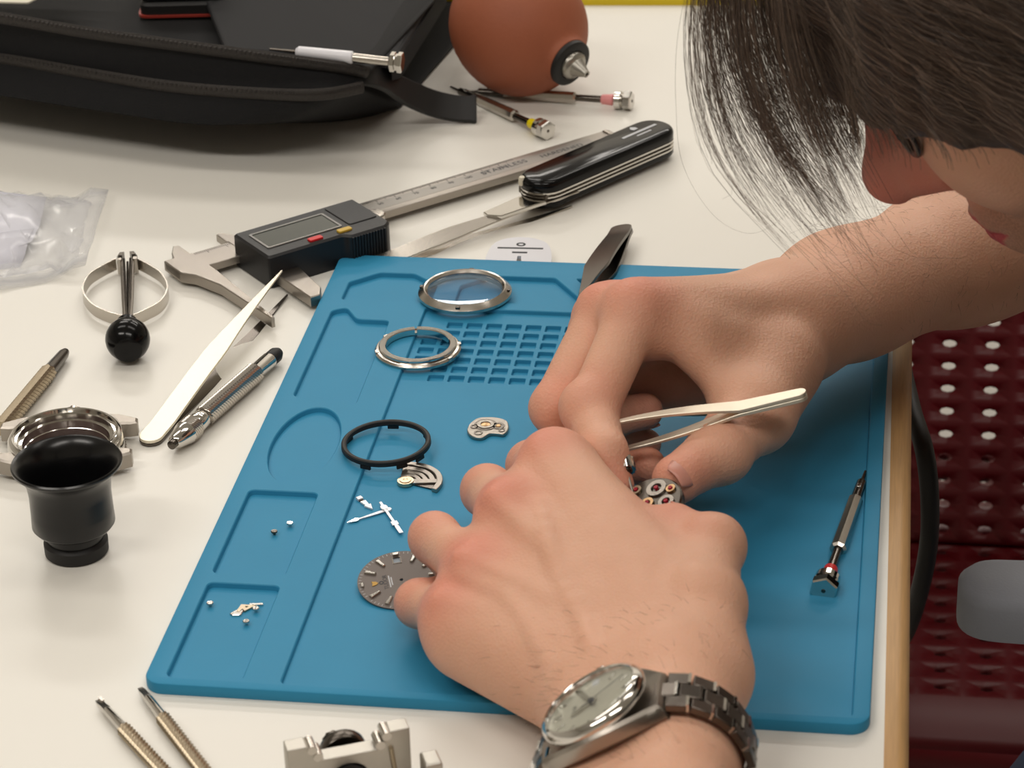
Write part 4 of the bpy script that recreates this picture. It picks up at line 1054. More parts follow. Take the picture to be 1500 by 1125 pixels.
# ---- left hand (nearer the viewer), back of the hand up
LH_ = Limb(); H = LH_
H.n = nrm([-0.52, 0.04, 0.855]); H.h = nrm([-0.07, 1.0, 0.03]); H.h = nrm(H.h-(H.h@H.n)*H.n); H.t = np.cross(H.h, H.n)
H.W = at(948, 1030, 30)
Lmcp = [at(814, 683, 50), at(748, 752, 46), at(702, 842, 37), at(672, 905, 27)]
Lpip = [onray(779, 682, Lmcp[0], 40), onray(714, 719, Lmcp[1], 44), onray(637, 788, Lmcp[2], 41), onray(614, 884, Lmcp[3], 33)]
mvp = at(957, 726, 40)                                              # the movement between the finger tips
H.f = [[Lmcp[0], Lpip[0], Lpip[0]+(mvp-Lpip[0])*0.5+np.array([-4, 12, -4]), mvp+np.array([-13, 6, -5])],
       [Lmcp[1], Lpip[1], Lpip[1]+np.array([16, 10, -16]), Lpip[1]+np.array([34, 4, -21])],
       [Lmcp[2], Lpip[2], Lpip[2]+np.array([8, 8, -20]), Lpip[2]+np.array([22, 0, -23])],
       [Lmcp[3], Lpip[3], Lpip[3]+np.array([9, 16, -4.5]), Lpip[3]+np.array([22, 20, -5.5])]]
H.bases = [H.W+H.t*13+H.h*16, H.W+H.t*5+H.h*18, H.W-H.t*4+H.h*17, H.W-H.t*12+H.h*13]
H.rb = 12.0; H.rk = [10.6, 10.4, 9.8, 9.2]
H.fr = [[10.2, 9.0, 8.0, 6.8], [10.0, 9.2, 8.2, 7.0], [9.4, 8.8, 7.6, 6.6], [8.8, 8.1, 6.8, 6.0]]
H.thumb = [H.W+H.t*20+H.h*8+H.n*-3, at(1030, 888, 43), at(1041, 802, 46), at(988, 772, 46)]
H.tr = [14, 12.4, 10.4, 8.0]; H.kth = 7.0; H.kf = 7.0
H.tris = [(H.W+H.t*12, Lmcp[0], Lmcp[3], 10.0), (H.W-H.t*10, Lmcp[3], Lmcp[0], 10.0), (Lmcp[0]+np.array([3, -6, -1]), H.thumb[1], H.thumb[0], 9.0),
          (Lmcp[0]+np.array([6, -4, -3]), (H.thumb[1]*0.35+H.thumb[2]*0.65)+np.array([-6, 0, -2]), H.thumb[1], 8.0), (Lmcp[0]-H.n*8, Lmcp[3]-H.n*8, H.W-H.n*4, 11.0)]
H.pads = [(H.W-H.t*14-H.n*5+H.h*8, Lmcp[3]-H.n*7-H.h*6, 14, 11, 12), (H.W+H.t*10+H.n*2, H.W-H.t*10+H.n*2, 17, 17, 14)]
fdir = np.array([0.06, -1.0, 0.02])
H.fore = [(H.W+H.h*4, H.t*12.5, 16.5), (H.W+fdir*35, H.t*12, 17.5), (H.W+fdir*110, H.t*12, 23), (H.W+fdir*235+np.array([0, 0, 8]), H.t*10, 28)]
H.bumps = [(Lmcp[i]+H.n*(2.6)+H.h*0.5, [9.4, 9.4, 8.6, 7.8][i], 4.0) for i in range(4)]+[(H.thumb[1]+H.t*2+H.n*1, 12.0, 5), (H.thumb[2]+H.t*1.5, 10.6, 4)]
H.cords = [(H.W+H.n*13.5+H.t*(5-3*i)+H.h*22, Lmcp[i]+H.n*10.4-H.h*5, 2.2, 1.9, 5.0) for i in range(4)]
H.cords += [(H.thumb[0]+H.n*12+H.h*10, H.thumb[1]+H.n*10.8+H.t*3, 2.0, 2.0, 6.0)]
# veins on the back of the hand
def vein(px, z): 
    P = [at(*q, z_) for q, z_ in zip(px, z)]; return [(P[i], P[i+1], 1.3, 1.3, 3.5) for i in range(len(P)-1)]
H.veins = []
H.cuts = []
Lsdf = hand_sdf(LH_)
def surf(px, py, sdf, lift):
    d = CR @ np.array([(px-750)/FPX, -(py-562.5)/FPX, -1.0]); d = d/np.linalg.norm(d); ts = np.arange(800, 1300, 0.5)
    sd = sdf((CAM+ts[:, None]*d).astype(f32)); j = int(np.argmax(sd < 0)); return CAM+d*(ts[j]-lift)
vn = []
for path in ([(676, 838), (704, 858), (748, 880), (778, 920), (802, 968)], [(790, 742), (806, 800), (822, 850), (852, 905), (868, 950)]):
    P = [surf(q[0], q[1], Lsdf, -2.6) for q in catmull(path, 3)]; vn += [(P[i], P[i+1], 1.5, 1.5, 4.5) for i in range(len(P)-1)]
H.cords += vn

# ---- right hand (far side), thumb towards the viewer
RH_ = Limb(); H = RH_
H.W = at(1178, 466, 46)
Rm = [at(930, 459, 75), None, None, None]
Rm[1] = onray(884, 460, Rm[0], 20)
Rm[2] = onray(878, 468, Rm[1], 19); Rm[3] = onray(884, 482, Rm[2], 19)
H.h = nrm(Rm[0]-H.W); H.n = np.array([-0.12, 0.35, 0.93]); H.n = nrm(H.n-(H.n@H.h)*H.h); H.t = np.cross(H.n, H.h)   # thumbward (towards the viewer)
Rp = [onray(866, 602, Rm[0], 45, False), onray(813, 598, Rm[1], 44, False), None, None]
Rp[2] = onray(826, 596, Rm[2], 44, False); Rp[3] = onray(840, 590, Rm[3], 36, False)
H.f = [[Rm[0], Rp[0], onray(884, 664, Rp[0], 26, False), at(900, 712, 40)],
       [Rm[1], Rp[1], Rp[1]+np.array([14, -3, -22]), at(948, 682, 30)],
       [Rm[2], Rp[2], at(890, 612, 30), at(945, 602, 30)],
       [Rm[3], Rp[3], Rp[3]+np.array([12, 0, -14]), Rp[3]+np.array([28, 4, -19])]]
H.bases = [H.W+H.t*11+H.h*14+H.n*2, H.W+H.t*3+H.h*16+H.n*4, H.W-H.t*6+H.h*15+H.n*3, H.W-H.t*14+H.h*12]
H.rb = 12.5; H.rk = [10.6, 10.4, 10.0, 9.4]
H.fr = [[10.4, 9.6, 8.4, 7.0], [9.8, 9.2, 8.2, 7.0], [9.8, 9.0, 8.0, 7.0], [8.8, 8.0, 7.0, 6.0]]
H.thumb = [at(1146, 532, 47), at(1106, 604, 43), at(1052, 662, 40.5), at(992, 702, 41.5)]
H.tr = [15, 14.2, 11.2, 8.6]; H.kth = 9.0; H.kf = 3.2
H.tris = [(H.W+H.t*10, Rm[0], Rm[3], 9.5), (H.W-H.t*10, Rm[3], Rm[0], 9.5), (Rm[0]+np.array([16, 2, -8]), H.thumb[1]+np.array([-3, 2, 0]), H.thumb[0], 8.0), (H.W-H.n*4, Rm[0]+np.array([24, 4, -10]), H.thumb[0], 10.0)]
H.pads = [(H.W-H.n*8+H.h*10, H.thumb[1]+np.array([0, 6, -6]), 15, 11, 12), (H.W-H.t*14-H.n*6+H.h*10, Rm[3]-H.n*8, 13, 11, 12), (Rm[0]-H.n*8-H.h*4, Rm[3]-H.n*9, 9, 9, 9), (at(1105, 560, 36), at(905, 566, 27), 13, 12, 8)]
E1, E2 = at(1405, 372, 40), at(1580, 318, 42)
H.fore = [(H.W+H.h*4, H.t*8, 20), (at(1240, 432, 44), H.t*8, 21), (E1, H.t*9, 25), (E2, H.t*8, 30), (E2+nrm(E2-E1)*90, H.t*6, 34)]
H.bumps = [(Rm[i]+H.n*2.2, [9.6, 9.4, 8.8, 8][i], 4.0) for i in range(4)]+[(Rp[0]+np.array([-2, 0, 2]), 9.8, 4), (H.thumb[2]+np.array([2, -3, 2]), 10.6, 5)]
H.cords = [(H.W+H.n*14+H.h*20-H.t*2*i, Rm[i]+H.n*9.0-H.h*5, 2.2, 1.8, 6.0) for i in range(3)]
H.cuts = [(at(915, 582, 66), at(900, 606, 66), 0.9, 1.5)]
Rsdf = hand_sdf(RH_)

# ---- head
Fh = nrm([-0.76, 0.04, -0.64]); Uh = np.array([-0.6, 0, 0.8]); Uh = nrm(Uh-(Uh@Fh)*Fh); Lh = np.cross(Uh, Fh)
HM = np.stack([Fh, Lh, Uh], 1)
HO = atd(1288, 268, 965)-HM@np.array([118, 0, -34.0])
def hp3(x, y, z): return HO+HM@np.array([x, y, z], float)
def head_sdf(p):
    q = ((p-HO.astype(f32))@HM.astype(f32)).astype(f32)
    s = q.copy(); s[:, 1] = np.abs(s[:, 1])
    d = ell(q, (-6, 0, 34), (100, 77, 84))
    d = smin(d, ell(q, (32, 0, -28), (60, 58, 78)), 20)
    d = smin(d, ell(s, (52, 30, -30), (36, 34, 34)), 16)              # cheeks
    d = smin(d, cone(s, (12, 50, -70), (70, 14, -102), 16, 16), 18)     # jaw
    d = smin(d, ball(q, (74, 0, -102), 17), 14)                         # chin
    d = smin(d, cone(s, (82, 4, 14), (78, 38, 16), 9, 9), 12)           # brow
    d = smax(d, -ell(s, (96, 31, -2), (17, 17, 13)), 9)                 # eye sockets
    d = smin(d, ball(s, (74, 31, -2), 13.5), 3)
    d = smin(d, ell(q, (80, 0, -66), (18, 26, 24)), 10)                 # muzzle
    d = smin(d, cone(q, (86, 0, 6), (110, 0, -31), 7.5, 8.5), 9)        # nose bridge
    d = smin(d, ball(q, (112.5, 0, -34), 10.2), 5)
    d = smin(d, cone(s, (97, 9, -37), (90, 15, -38), 7.0, 7.0), 5)      # wings
    d = smin(d, cone(s, (107, 3, -30), (84, 13, -26), 8.5, 9.5), 6)
    d = smin(d, cone(s, (109, 4, -36), (92, 13, -38), 8.0, 8.0), 5)
    d = smax(d, -ell(s, (106, 6.5, -46), (6.5, 3.4, 4)), 2.5)           # nostrils
    d = smax(d, -cone(q, (101, 0, -50), (99, 0, -60), 2.6, 2.6), 4)      # philtrum
    d = smin(d, cone(s, (96, 0, -63.5), (86, 20, -68), 4.6, 2.2), 3)     # lips
    d = smin(d, cone(s, (94.5, 0, -73), (86, 19, -69), 5.4, 2.2), 3)
    d = smax(d, -cone(s, (101, 0, -68), (88, 24, -68.5), 1.0, 0.8), 1.5)
    d = smax(d, -cone(s, (88, 22, -42), (82, 30, -64), 1.6, 1.4), 6)     # nasolabial fold
    e = smax(ell(s, (-6, 79, -6), (18, 8, 30)), -ell(s, (-2, 86, -4), (10, 6, 18)), 4)
    d = smin(d, e, 5)
    d = smin(d, cone(q, (-22, 0, -40), (-60, 0, -150), 56, 60), 24)
    return d

# ---- trunk, arms and legs (dressed, mostly outside the picture)
SHL, SHR = np.array([500, -80, 100.0]), np.array([485, 315, 120.0])
RE = RH_.fore[-1][0]; LE = LH_.fore[-1][0]
NB = hp3(-60, 0, -150)
def torso_sdf(p, e=0.0):
    d = cone(p, NB+np.array([30, 0, -25]), (590, 175, -60), 58, 120)
    d = smin(d, cone(p, (590, 175, -60), (640, 175, -260), 118, 125), 60)
    d = smin(d, cone(p, SHL, SHR, 52, 52), 60)
    d = smin(d, cone(p, SHL, LE, 46, 31), 30); d = smin(d, cone(p, SHR, RE, 46, 34), 30)
    return d-f32(e)
def legs_sdf(p, e=0.0):
    d = cone(p, (660, 60, -265), (395, -75, -250), 82, 60); d = smin(d, cone(p, (640, 250, -265), (370, 274, -248), 82, 58), 40)
    d = smin(d, cone(p, (395, -75, -250), (410, -60, -640), 54, 42), 20); d = smin(d, cone(p, (370, 274, -248), (395, 290, -640), 54, 42), 20)
    return d-f32(e)
def trunk_sdf(p):
    d = smin(torso_sdf(p, -4), legs_sdf(p, -4), 20)
    d = smin(d, cone(p, (435, -50, -685), (330, -50, -702), 40, 26), 20); d = smin(d, cone(p, (415, 290, -685), (310, 290, -702), 40, 26), 20)
    return d

VV = []; QQ = []; off = 0; reds = []
def add_region(sdf, lo, hi, h):
    global off
    v, q = surface_net(sdf, lo, hi, h); VV.append(v); QQ.append(q+off); off += len(v); return v
def bounds(H, pad, xmax=None):
    pts = [q for F_ in H.f for q in F_]+list(H.thumb)+[a for a, _, _ in H.fore]
    P = np.array(pts); return P.min(0)-pad, P.max(0)+pad
HV = 1.15
lo, hi = bounds(LH_, 34); nL = len(add_region(Lsdf, lo, hi, HV))
lo, hi = bounds(RH_, 40); nR = len(add_region(Rsdf, lo, hi, HV))
hc = hp3(0, 0, -20); nH = len(add_region(lambda p: head_sdf(p), hc-np.array([150, 130, 150]), hc+np.array([150, 130, 150]), 1.7))
nT = len(add_region(trunk_sdf, (170, -360, -735), (800, 560, 230), 9.0))
V = np.concatenate(VV); Q = np.concatenate(QQ)
# colour of the skin itself: redder knuckles, finger tips, nose, lips
red = np.zeros(len(V)); lip = np.zeros(len(V)); stub = np.zeros(len(V))
def spot(P, s, a=1.0):
    global red
    red = np.maximum(red, a*np.exp(-((V-P)**2).sum(1)/(s*s)))
for H in (LH_, RH_):
    for i, F_ in enumerate(H.f):
        spot(F_[0]+H.n*9, 15, 0.95); spot(F_[1]+H.n*3, 13, 0.7); spot(F_[3], 13, 0.75)
    spot(H.thumb[3], 14, 0.8); spot(H.thumb[2]+H.n*6, 11, 0.5)
for q, s in (((116, 0, -38), 22), ((104, 0, -14), 20), ((95, 12, -40), 18)): spot(hp3(*q), s, 1.0)
hl = (V-HO)@HM; 
inh = np.zeros(len(V), bool); inh[nL+nR:nL+nR+nH] = True
sy = np.abs(hl[:, 1])
lz = -68.5; half = np.where(hl[:, 2] > lz, 7.5, 9.5)*np.clip(1-(sy/24.0)**2, 0, 1)
nosew = np.where(inh, np.exp(-((V-hp3(110, 0, -26))**2).sum(1)/32.0**2), 0)
lip = np.where(inh & (hl[:, 0] > 80) & (np.abs(hl[:, 2]-lz) < half), 1.0, 0.0)
stub = np.where(inh & (hl[:, 0] > 20), np.clip((-48-hl[:, 2])/10, 0, 1)*np.clip((hl[:, 0]-10)/40, 0, 1), 0)*(1-lip)
lip = np.maximum(lip, 0.33*nosew)
person = thing('person', 'person bending over the mat, hands working on a small watch movement', 'person', (560, 175, -730))
PO = np.array([560, 175, -730.0])
me = bpy.data.meshes.new('body')
me.from_pydata(((V-PO)*S).tolist(), [], Q.tolist())
me.polygons.foreach_set('use_smooth', [True]*len(me.polygons))
for nm, arr in (('flush', red), ('lip', lip), ('stubble', stub)):
    at_ = me.attributes.new(nm, 'FLOAT', 'POINT'); at_.data.foreach_set('value', arr.astype(f32))
M_skin = material('skin', rgb(214, 164, 134), 0.5, spec=0.35, sss=0.25)
nt = M_skin.node_tree; b = nt.nodes['Principled BSDF']; b.inputs['Subsurface Radius'].default_value = (1.0, 0.35, 0.18); b.inputs['Subsurface Scale'].default_value = 0.004
def attr(nm):
    a = nt.nodes.new('ShaderNodeAttribute'); a.attribute_name = nm; return a.outputs['Fac']
tc = nt.nodes['Texture Coordinate'] if 'Texture Coordinate' in nt.nodes else nt.nodes.new('ShaderNodeTexCoord')
ns = nt.nodes.new('ShaderNodeTexNoise'); ns.inputs['Scale'].default_value = 70; ns.inputs['Detail'].default_value = 5; nt.links.new(tc.outputs['Object'], ns.inputs['Vector'])
m1 = nt.nodes.new('ShaderNodeMix'); m1.data_type = 'RGBA'; m1.inputs['A'].default_value = rgb(216, 164, 136); m1.inputs['B'].default_value = rgb(230, 182, 156)
nt.links.new(ns.outputs['Fac'], m1.inputs['Factor'])
m2 = nt.nodes.new('ShaderNodeMix'); m2.data_type = 'RGBA'; m2.inputs['B'].default_value = rgb(220, 134, 114); nt.links.new(m1.outputs['Result'], m2.inputs['A'])
mu = nt.nodes.new('ShaderNodeMath'); mu.operation = 'MULTIPLY'; mu.inputs[1].default_value = 0.85; nt.links.new(attr('flush'), mu.inputs[0]); nt.links.new(mu.outputs[0], m2.inputs['Factor'])
m3 = nt.nodes.new('ShaderNodeMix'); m3.data_type = 'RGBA'; m3.inputs['B'].default_value = rgb(186, 82, 90); nt.links.new(m2.outputs['Result'], m3.inputs['A']); nt.links.new(attr('lip'), m3.inputs['Factor'])
m4 = nt.nodes.new('ShaderNodeMix'); m4.data_type = 'RGBA'; m4.inputs['B'].default_value = rgb(140, 104, 88); nt.links.new(m3.outputs['Result'], m4.inputs['A'])
n2 = nt.nodes.new('ShaderNodeTexNoise'); n2.inputs['Scale'].default_value = 1500; nt.links.new(tc.outputs['Object'], n2.inputs['Vector'])
mu2 = nt.nodes.new('ShaderNodeMath'); mu2.operation = 'MULTIPLY'; nt.links.new(attr('stubble'), mu2.inputs[0]); nt.links.new(n2.outputs['Fac'], mu2.inputs[1]); nt.links.new(mu2.outputs[0], m4.inputs['Factor'])
nt.links.new(m4.outputs['Result'], b.inputs['Base Color'])
vo = nt.nodes.new('ShaderNodeTexVoronoi'); vo.inputs['Scale'].default_value = 900; nt.links.new(tc.outputs['Object'], vo.inputs['Vector'])
n3 = nt.nodes.new('ShaderNodeTexNoise'); n3.inputs['Scale'].default_value = 260; n3.inputs['Detail'].default_value = 6; nt.links.new(tc.outputs['Object'], n3.inputs['Vector'])
ad = nt.nodes.new('ShaderNodeMath'); ad.operation = 'ADD'; nt.links.new(vo.outputs['Distance'], ad.inputs[0]); nt.links.new(n3.outputs['Fac'], ad.inputs[1])
bp_ = nt.nodes.new('ShaderNodeBump'); bp_.inputs['Strength'].default_value = 0.26; bp_.inputs['Distance'].default_value = 0.0006; nt.links.new(ad.outputs[0], bp_.inputs['Height']); nt.links.new(bp_.outputs['Normal'], b.inputs['Normal'])
me.materials.append(M_skin)
body = bpy.data.objects.new('body', me); col.objects.link(body); body.parent = person
print('body verts', len(V), nL, nR, nH, nT)

# ---------------------------------------------------------------- clothing, nails, hair
def sdf_part(name, sdf, lo, hi, h, mat, parent=person, org=PO, sm=True):
    v, q = surface_net(sdf, lo, hi, h)
    m = bpy.data.meshes.new(name); m.from_pydata(((v-org)*S).tolist(), [], q.tolist())
    m.polygons.foreach_set('use_smooth', [sm]*len(m.polygons)); m.materials.append(mat)
    o = bpy.data.objects.new(name, m); col.objects.link(o); o.parent = parent
    return o
M_shirt = material('black_cotton', rgb(22, 22, 24), 0.9, bump=0.3, bscale=900)
M_jeans = material('blue_denim', rgb(62, 76, 104), 0.85, bump=0.4, bscale=1200, var=0.2, vscale=400)
eR = nrm(E2-E1)
def shirt_sdf(p):
    d = torso_sdf(p, 6)
    cuff = (p-(E1+eR*64).astype(f32))@(-eR).astype(f32)                 # right sleeve ends before the forearm
    cl = (p-(LE+np.array([10, 40, 10])).astype(f32))@nrm(-(SHL-LE)).astype(f32)
    near_r = ball(p, E1, 120); near_l = ball(p, LE, 110)
    d = np.where(near_r < 0, smax(d, cuff, 4), d); d = np.where(near_l < 0, smax(d, cl-20, 4), d)
    nk = (p-hp3(-58, 0, -150).astype(f32))@Uh.astype(f32)
    return np.where(ball(p, hp3(-40, 0, -110), 100) < 0, smax(d, nk-26, 4), d)
sdf_part('shirt', shirt_sdf, (240, -360, -330), (800, 560, 260), 6.0, M_shirt)
sdf_part('jeans', lambda p: legs_sdf(p, 6), (240, -160, -690), (800, 400, -130), 8.0, M_jeans)

def nail(P, along, out, w, l, r):
    x_ = nrm(along); z_ = nrm(np.asarray(out)-(np.asarray(out)@x_)*x_); y_ = np.cross(z_, x_)
    m = MB(); rows = []
    for i in range(9):
        u = -1+2*i/8; row = []
        for j in range(9):
            a = (-1+2*j/8); hw = w*(1-0.35*max(0, u)**2)*(1-0.25*max(0, -u)**3)
            ang = a*hw/r
            q = P+x_*(u*l)+y_*(r*math.sin(ang))+z_*(r*math.cos(ang)-0.6-0.5*(u*u))
            row.append(tuple(q-PO))
        rows.append(row)
    m.loft(rows, closed=False, cap=False)
    o = m.build('fingernail', M_nail, person, 60); md = o.modifiers.new('t', 'SOLIDIFY'); md.thickness = 0.0005
    return o
M_nail = material('nail', rgb(214, 150, 134), 0.3, sss=0.2)
vw = nrm(CAM-RH_.thumb[3])
T = RH_.thumb; nail(T[3]+nrm(T[3]-T[2])*2.0, T[3]-T[2], vw*0.9+np.array([-0.4, 0, -0.3]), 6.4, 6.4, 9.2)
T = LH_.thumb; nail(T[3]+nrm(T[3]-T[2])*1.0, T[3]-T[2], np.array([0.2, 0.9, 0.3]), 5.8, 6.0, 8.3)
for H in (LH_, RH_):
    for i, F_ in enumerate(H.f):
        ax_ = F_[3]-F_[2]; bend = nrm(F_[2]-(F_[1]+F_[3])/2)
        nail(F_[3]+nrm(ax_)*0.5, ax_, bend, 4.8, 5.0, H.fr[i][3]+0.25)

M_hair = material('dark_brown_hair', rgb(66, 52, 44), 0.42, spec=0.6, var=0.35, vscale=90)
M_strand = material('hair_strand', rgb(74, 58, 48), 0.38, spec=0.7)
nt = M_strand.node_tree; ge = nt.nodes.new('ShaderNodeNewGeometry'); cr_ = nt.nodes.new('ShaderNodeValToRGB')
cr_.color_ramp.elements[0].color = rgb(44, 34, 29); cr_.color_ramp.elements[1].color = rgb(128, 106, 90)
nt.links.new(ge.outputs['Random Per Island'], cr_.inputs['Fac']); nt.links.new(cr_.outputs['Color'], nt.nodes['Principled BSDF'].inputs['Base Color'])
hb_ = [(97, 18, 45), (98, 20, 8), (86, 49, 4), (76, 60, -2), (62, 70, -12), (40, 78, -32), (0, 84, -36), (-30, 84, 40)]
tri_h = [(hb_[i], hb_[i+1], (40, 78, 62)) for i in range(7)]
def hair_sdf(p):
    q = ((p-HO.astype(f32))@HM.astype(f32)).astype(f32)
    d = ell(q, (-8, 0, 40), (108, 85, 90))
    d = smax(d, -(q[:, 2]-(22+0.75*q[:, 0]+np.where(q[:, 1] > 0, -40, 0))), 10)
    s = q.copy()
    for a, b_, c_ in tri_h: d = smin(d, tri(s, a, b_, c_, 4.0), 10)
    s[:, 1] = -s[:, 1]
    for a, b_, c_ in tri_h: d = smin(d, tri(s, a, b_, c_, 4.0), 10)
    wv = np.sin(q[:, 0]*0.55+q[:, 2]*0.35)*0.35+np.sin(q[:, 0]*1.3+q[:, 2]*0.8+q[:, 1]*0.2)*0.2
    return d+wv.astype(f32)
hair = sdf_part('hair', hair_sdf, hc-np.array([160, 150, 120]), hc+np.array([170, 150, 180]), 2.2, M_hair)
rs = np.random.default_rng(11)
def strand_mesh(name, paths, rad, mat, parent):
    """thin three sided tubes"""
    VV_ = []; FF = []; o_ = 0
    for P, r in zip(paths, rad):
        P = np.asarray(P); n_ = len(P); Tn = np.gradient(P, axis=0); Tn /= np.linalg.norm(Tn, axis=1)[:, None]+1e-9
        A_ = np.cross(Tn, [0.3, 0.8, 0.5]); A_ /= np.linalg.norm(A_, axis=1)[:, None]+1e-9; B_ = np.cross(Tn, A_)
        rr_ = r*np.linspace(1, 0.45, n_)[:, None]
        ring = np.stack([P+rr_*(math.cos(a)*A_+math.sin(a)*B_) for a in (0, 2.094, 4.189)], 1).reshape(-1, 3)
        VV_.append(ring)
        b0 = o_+3*np.arange(n_-1)
        for j in range(3):
            k_ = (j+1) % 3; FF.append(np.stack([b0+j, b0+k_, b0+3+k_, b0+3+j], 1))
        o_ += 3*n_
    v = np.concatenate(VV_); q = np.concatenate(FF)
    m = bpy.data.meshes.new(name); m.from_pydata(((v-PO)*S).tolist(), [], q.tolist()); m.polygons.foreach_set('use_smooth', [True]*len(m.polygons)); m.materials.append(mat)
    o = bpy.data.objects.new(name, m); col.objects.link(o); o.parent = parent; o['kind'] = 'stuff'
    return o
def spline(C_, n=16):
    return np.array(catmull(C_, max(2, n//(len(C_)-1))))
paths = []; rad = []
# hanging fringe: outer and inner outline in x over height
zs = np.array([300, 254, 215, 185, 160, 138, 120.0]); xo = np.array([215, 192, 184, 187, 196, 214, 236.0]); xi = np.array([225, 212, 217, 226, 236, 245, 252.0])
def fx(z, o): return np.interp(z, zs[::-1], xo[::-1])*(1-o)+np.interp(z, zs[::-1], xi[::-1])*o
for c in range(95):
    o = rs.choice([rs.uniform(0.0, 0.3), rs.uniform(0.3, 0.62), rs.uniform(0.62, 1.0), rs.uniform(0.7, 1.0)])
    y0 = rs.normal(128, 26); ze = rs.uniform(134, 168) if o < 0.55 else rs.uniform(148, 186); lean = rs.normal(0, 0.10)
    for k in range(int(rs.integers(12, 30))):
        oo = o+rs.normal(0, 0.08); yy = y0+rs.normal(0, 5.0); z1 = ze+rs.normal(0, 9)
        hk = rs.normal(0, 3.0); C_ = []
        zz = np.linspace(285, z1, 6)
        for i, z in enumerate(zz):
            u = i/5; conv = 1-0.25*u+max(0, u-0.8)*1.5
            C_.append((fx(z, o+(oo-o)*conv)+lean*(285-z)*0.3+hk*max(0, u-0.75)*4*0.25+rs.normal(0, 0.5), y0+(yy-y0)*(1.3-0.4*u)+rs.normal(0, 0.8), z))
        paths.append(spline(C_, 18)); rad.append(rs.uniform(0.07, 0.14))
for k in range(60):                                                      # strays
    o = rs.uniform(-0.12, 0.8); y0 = rs.normal(125, 25); z1 = rs.uniform(122, 165); C_ = []
    for i, z in enumerate(np.linspace(280, z1, 6)):
        C_.append((fx(z, o)+rs.normal(0, 4.0)*(i/5)**1.5, y0+rs.normal(0, 4)*(i/5), z))
    C_.append((C_[-1][0]+rs.normal(4, 7), C_[-1][1]+rs.normal(0, 4), z1-rs.uniform(1, 8)))
    paths.append(spline(C_, 18)); rad.append(rs.uniform(0.05, 0.09))
# one long looping stray hair
lp_ = [at(*q, z) for q, z in (((1010, -40), 230), ((992, 60), 200), ((990, 150), 175), ((1000, 240), 150), ((1045, 315), 132), ((1100, 342), 125), ((1150, 315), 130), ((1166, 280), 138))]
paths.append(spline(lp_, 56)); rad.append(0.06)
strand_mesh('fringe_strands', paths, rad, M_strand, hair)
# hair combed over the left side of the head: walk along the hair surface
hv = np.array([v_.co[:] for v_ in hair.data.vertices])/S+PO; hq = (hv-HO)@HM
okv = np.where((hq[:, 1] > -25) & (hq[:, 2] > 8) & (hq[:, 0] > -50))[0]
NS = 3400; P = hv[rs.choice(okv, NS)]+rs.normal(0, 1, (NS, 3)); lift = rs.gamma(2.0, 0.55, NS)+0.25; free = np.zeros(NS, bool)
flow = np.array([-0.42, 0.0, -0.9]); fdev = rs.normal(0, 0.16, NS); TR_ = [P.copy()]; last = None
def hgrad(Q):
    e = 0.8; g = np.stack([hair_sdf((Q+np.eye(3)[k]*e).astype(f32))-hair_sdf((Q-np.eye(3)[k]*e).astype(f32)) for k in range(3)], 1)
    return g/(np.linalg.norm(g, axis=1)[:, None]+1e-6)
for stp in range(15):
    g = hgrad(P); d0 = hair_sdf(P.astype(f32))
    q = (P-HO)@HM; bz_ = np.interp(q[:, 0], [0, 40, 62, 76, 88, 98], [-36, -32, -12, -2, 4, 10])
    free |= (q[:, 2] < bz_+2)
    P = np.where(free[:, None], P, P-g*(d0-lift)[:, None])
    fl = np.stack([flow[0]+fdev+0.1*math.sin(stp), np.zeros(NS)+0.06, np.full(NS, flow[2])], 1)@HM.T
    fl = fl-g*np.einsum('ij,ij->i', fl, g)[:, None]; fl /= np.linalg.norm(fl, axis=1)[:, None]+1e-6
    if last is not None: fl = np.where(free[:, None], last*0.9+np.array([0, 0, -0.1]), 0.6*fl+0.4*last)
    last = fl; P = P+fl*np.where(free, 1.2, 4.6)[:, None]+rs.normal(0, 0.12, (NS, 3)); TR_.append(P.copy())
TR_ = np.array(TR_).transpose(1, 0, 2); paths = [TR_[k, 1:] for k in range(NS)]; rad = list(rs.uniform(0.07, 0.16, NS))
strand_mesh('hair_strands', paths, rad, M_strand, hair)
# fine hair on the forearms and the backs of the hands
paths = []; rad = []
def arm_hair(sdf, A_, B_, n_, off_dir, lean, rmax, L_):
    for k in range(n_):
        u = rs.random(); th = rs.uniform(0, 2*math.pi)
        c_ = A_+(B_-A_)*u; ax_ = nrm(B_-A_); e1_ = nrm(np.cross(ax_, [0.2, 0.1, 1])); e2_ = np.cross(ax_, e1_)
        d_ = e1_*math.cos(th)+e2_*math.sin(th)
        if d_@off_dir < -0.15: continue
        rr_ = np.arange(6, rmax, 1.0); sd = sdf((c_+rr_[:, None]*d_).astype(f32)); j = int(np.argmax(sd > 0))
        if sd[j] <= 0: continue
        t_ = rr_[j]-sd[j]; P0 = c_+d_*t_
        l = L_*rs.uniform(0.5, 1.1); dr = nrm(lean+d_*0.5+rs.normal(0, 0.25, 3))
        paths.append(np.array([P0-d_*0.3, P0+dr*l*0.5+d_*0.3, P0+dr*l+rs.normal(0, 0.5, 3)])); rad.append(0.045)
arm_hair(Rsdf, at(1240, 432, 44), E2, 700, np.array([0, -0.3, 0.95]), nrm(H.W-E1)+np.array([0, 0, -0.2]), 60, 7)
arm_hair(Lsdf, LH_.W+fdir*100, LH_.W+LH_.h*30, 700, LH_.n, -LH_.t*0.8+LH_.h*0.3, 60, 5)
strand_mesh('arm_hair', paths, rad, material('arm_hair_fibre', rgb(70, 48, 36), 0.5), body)

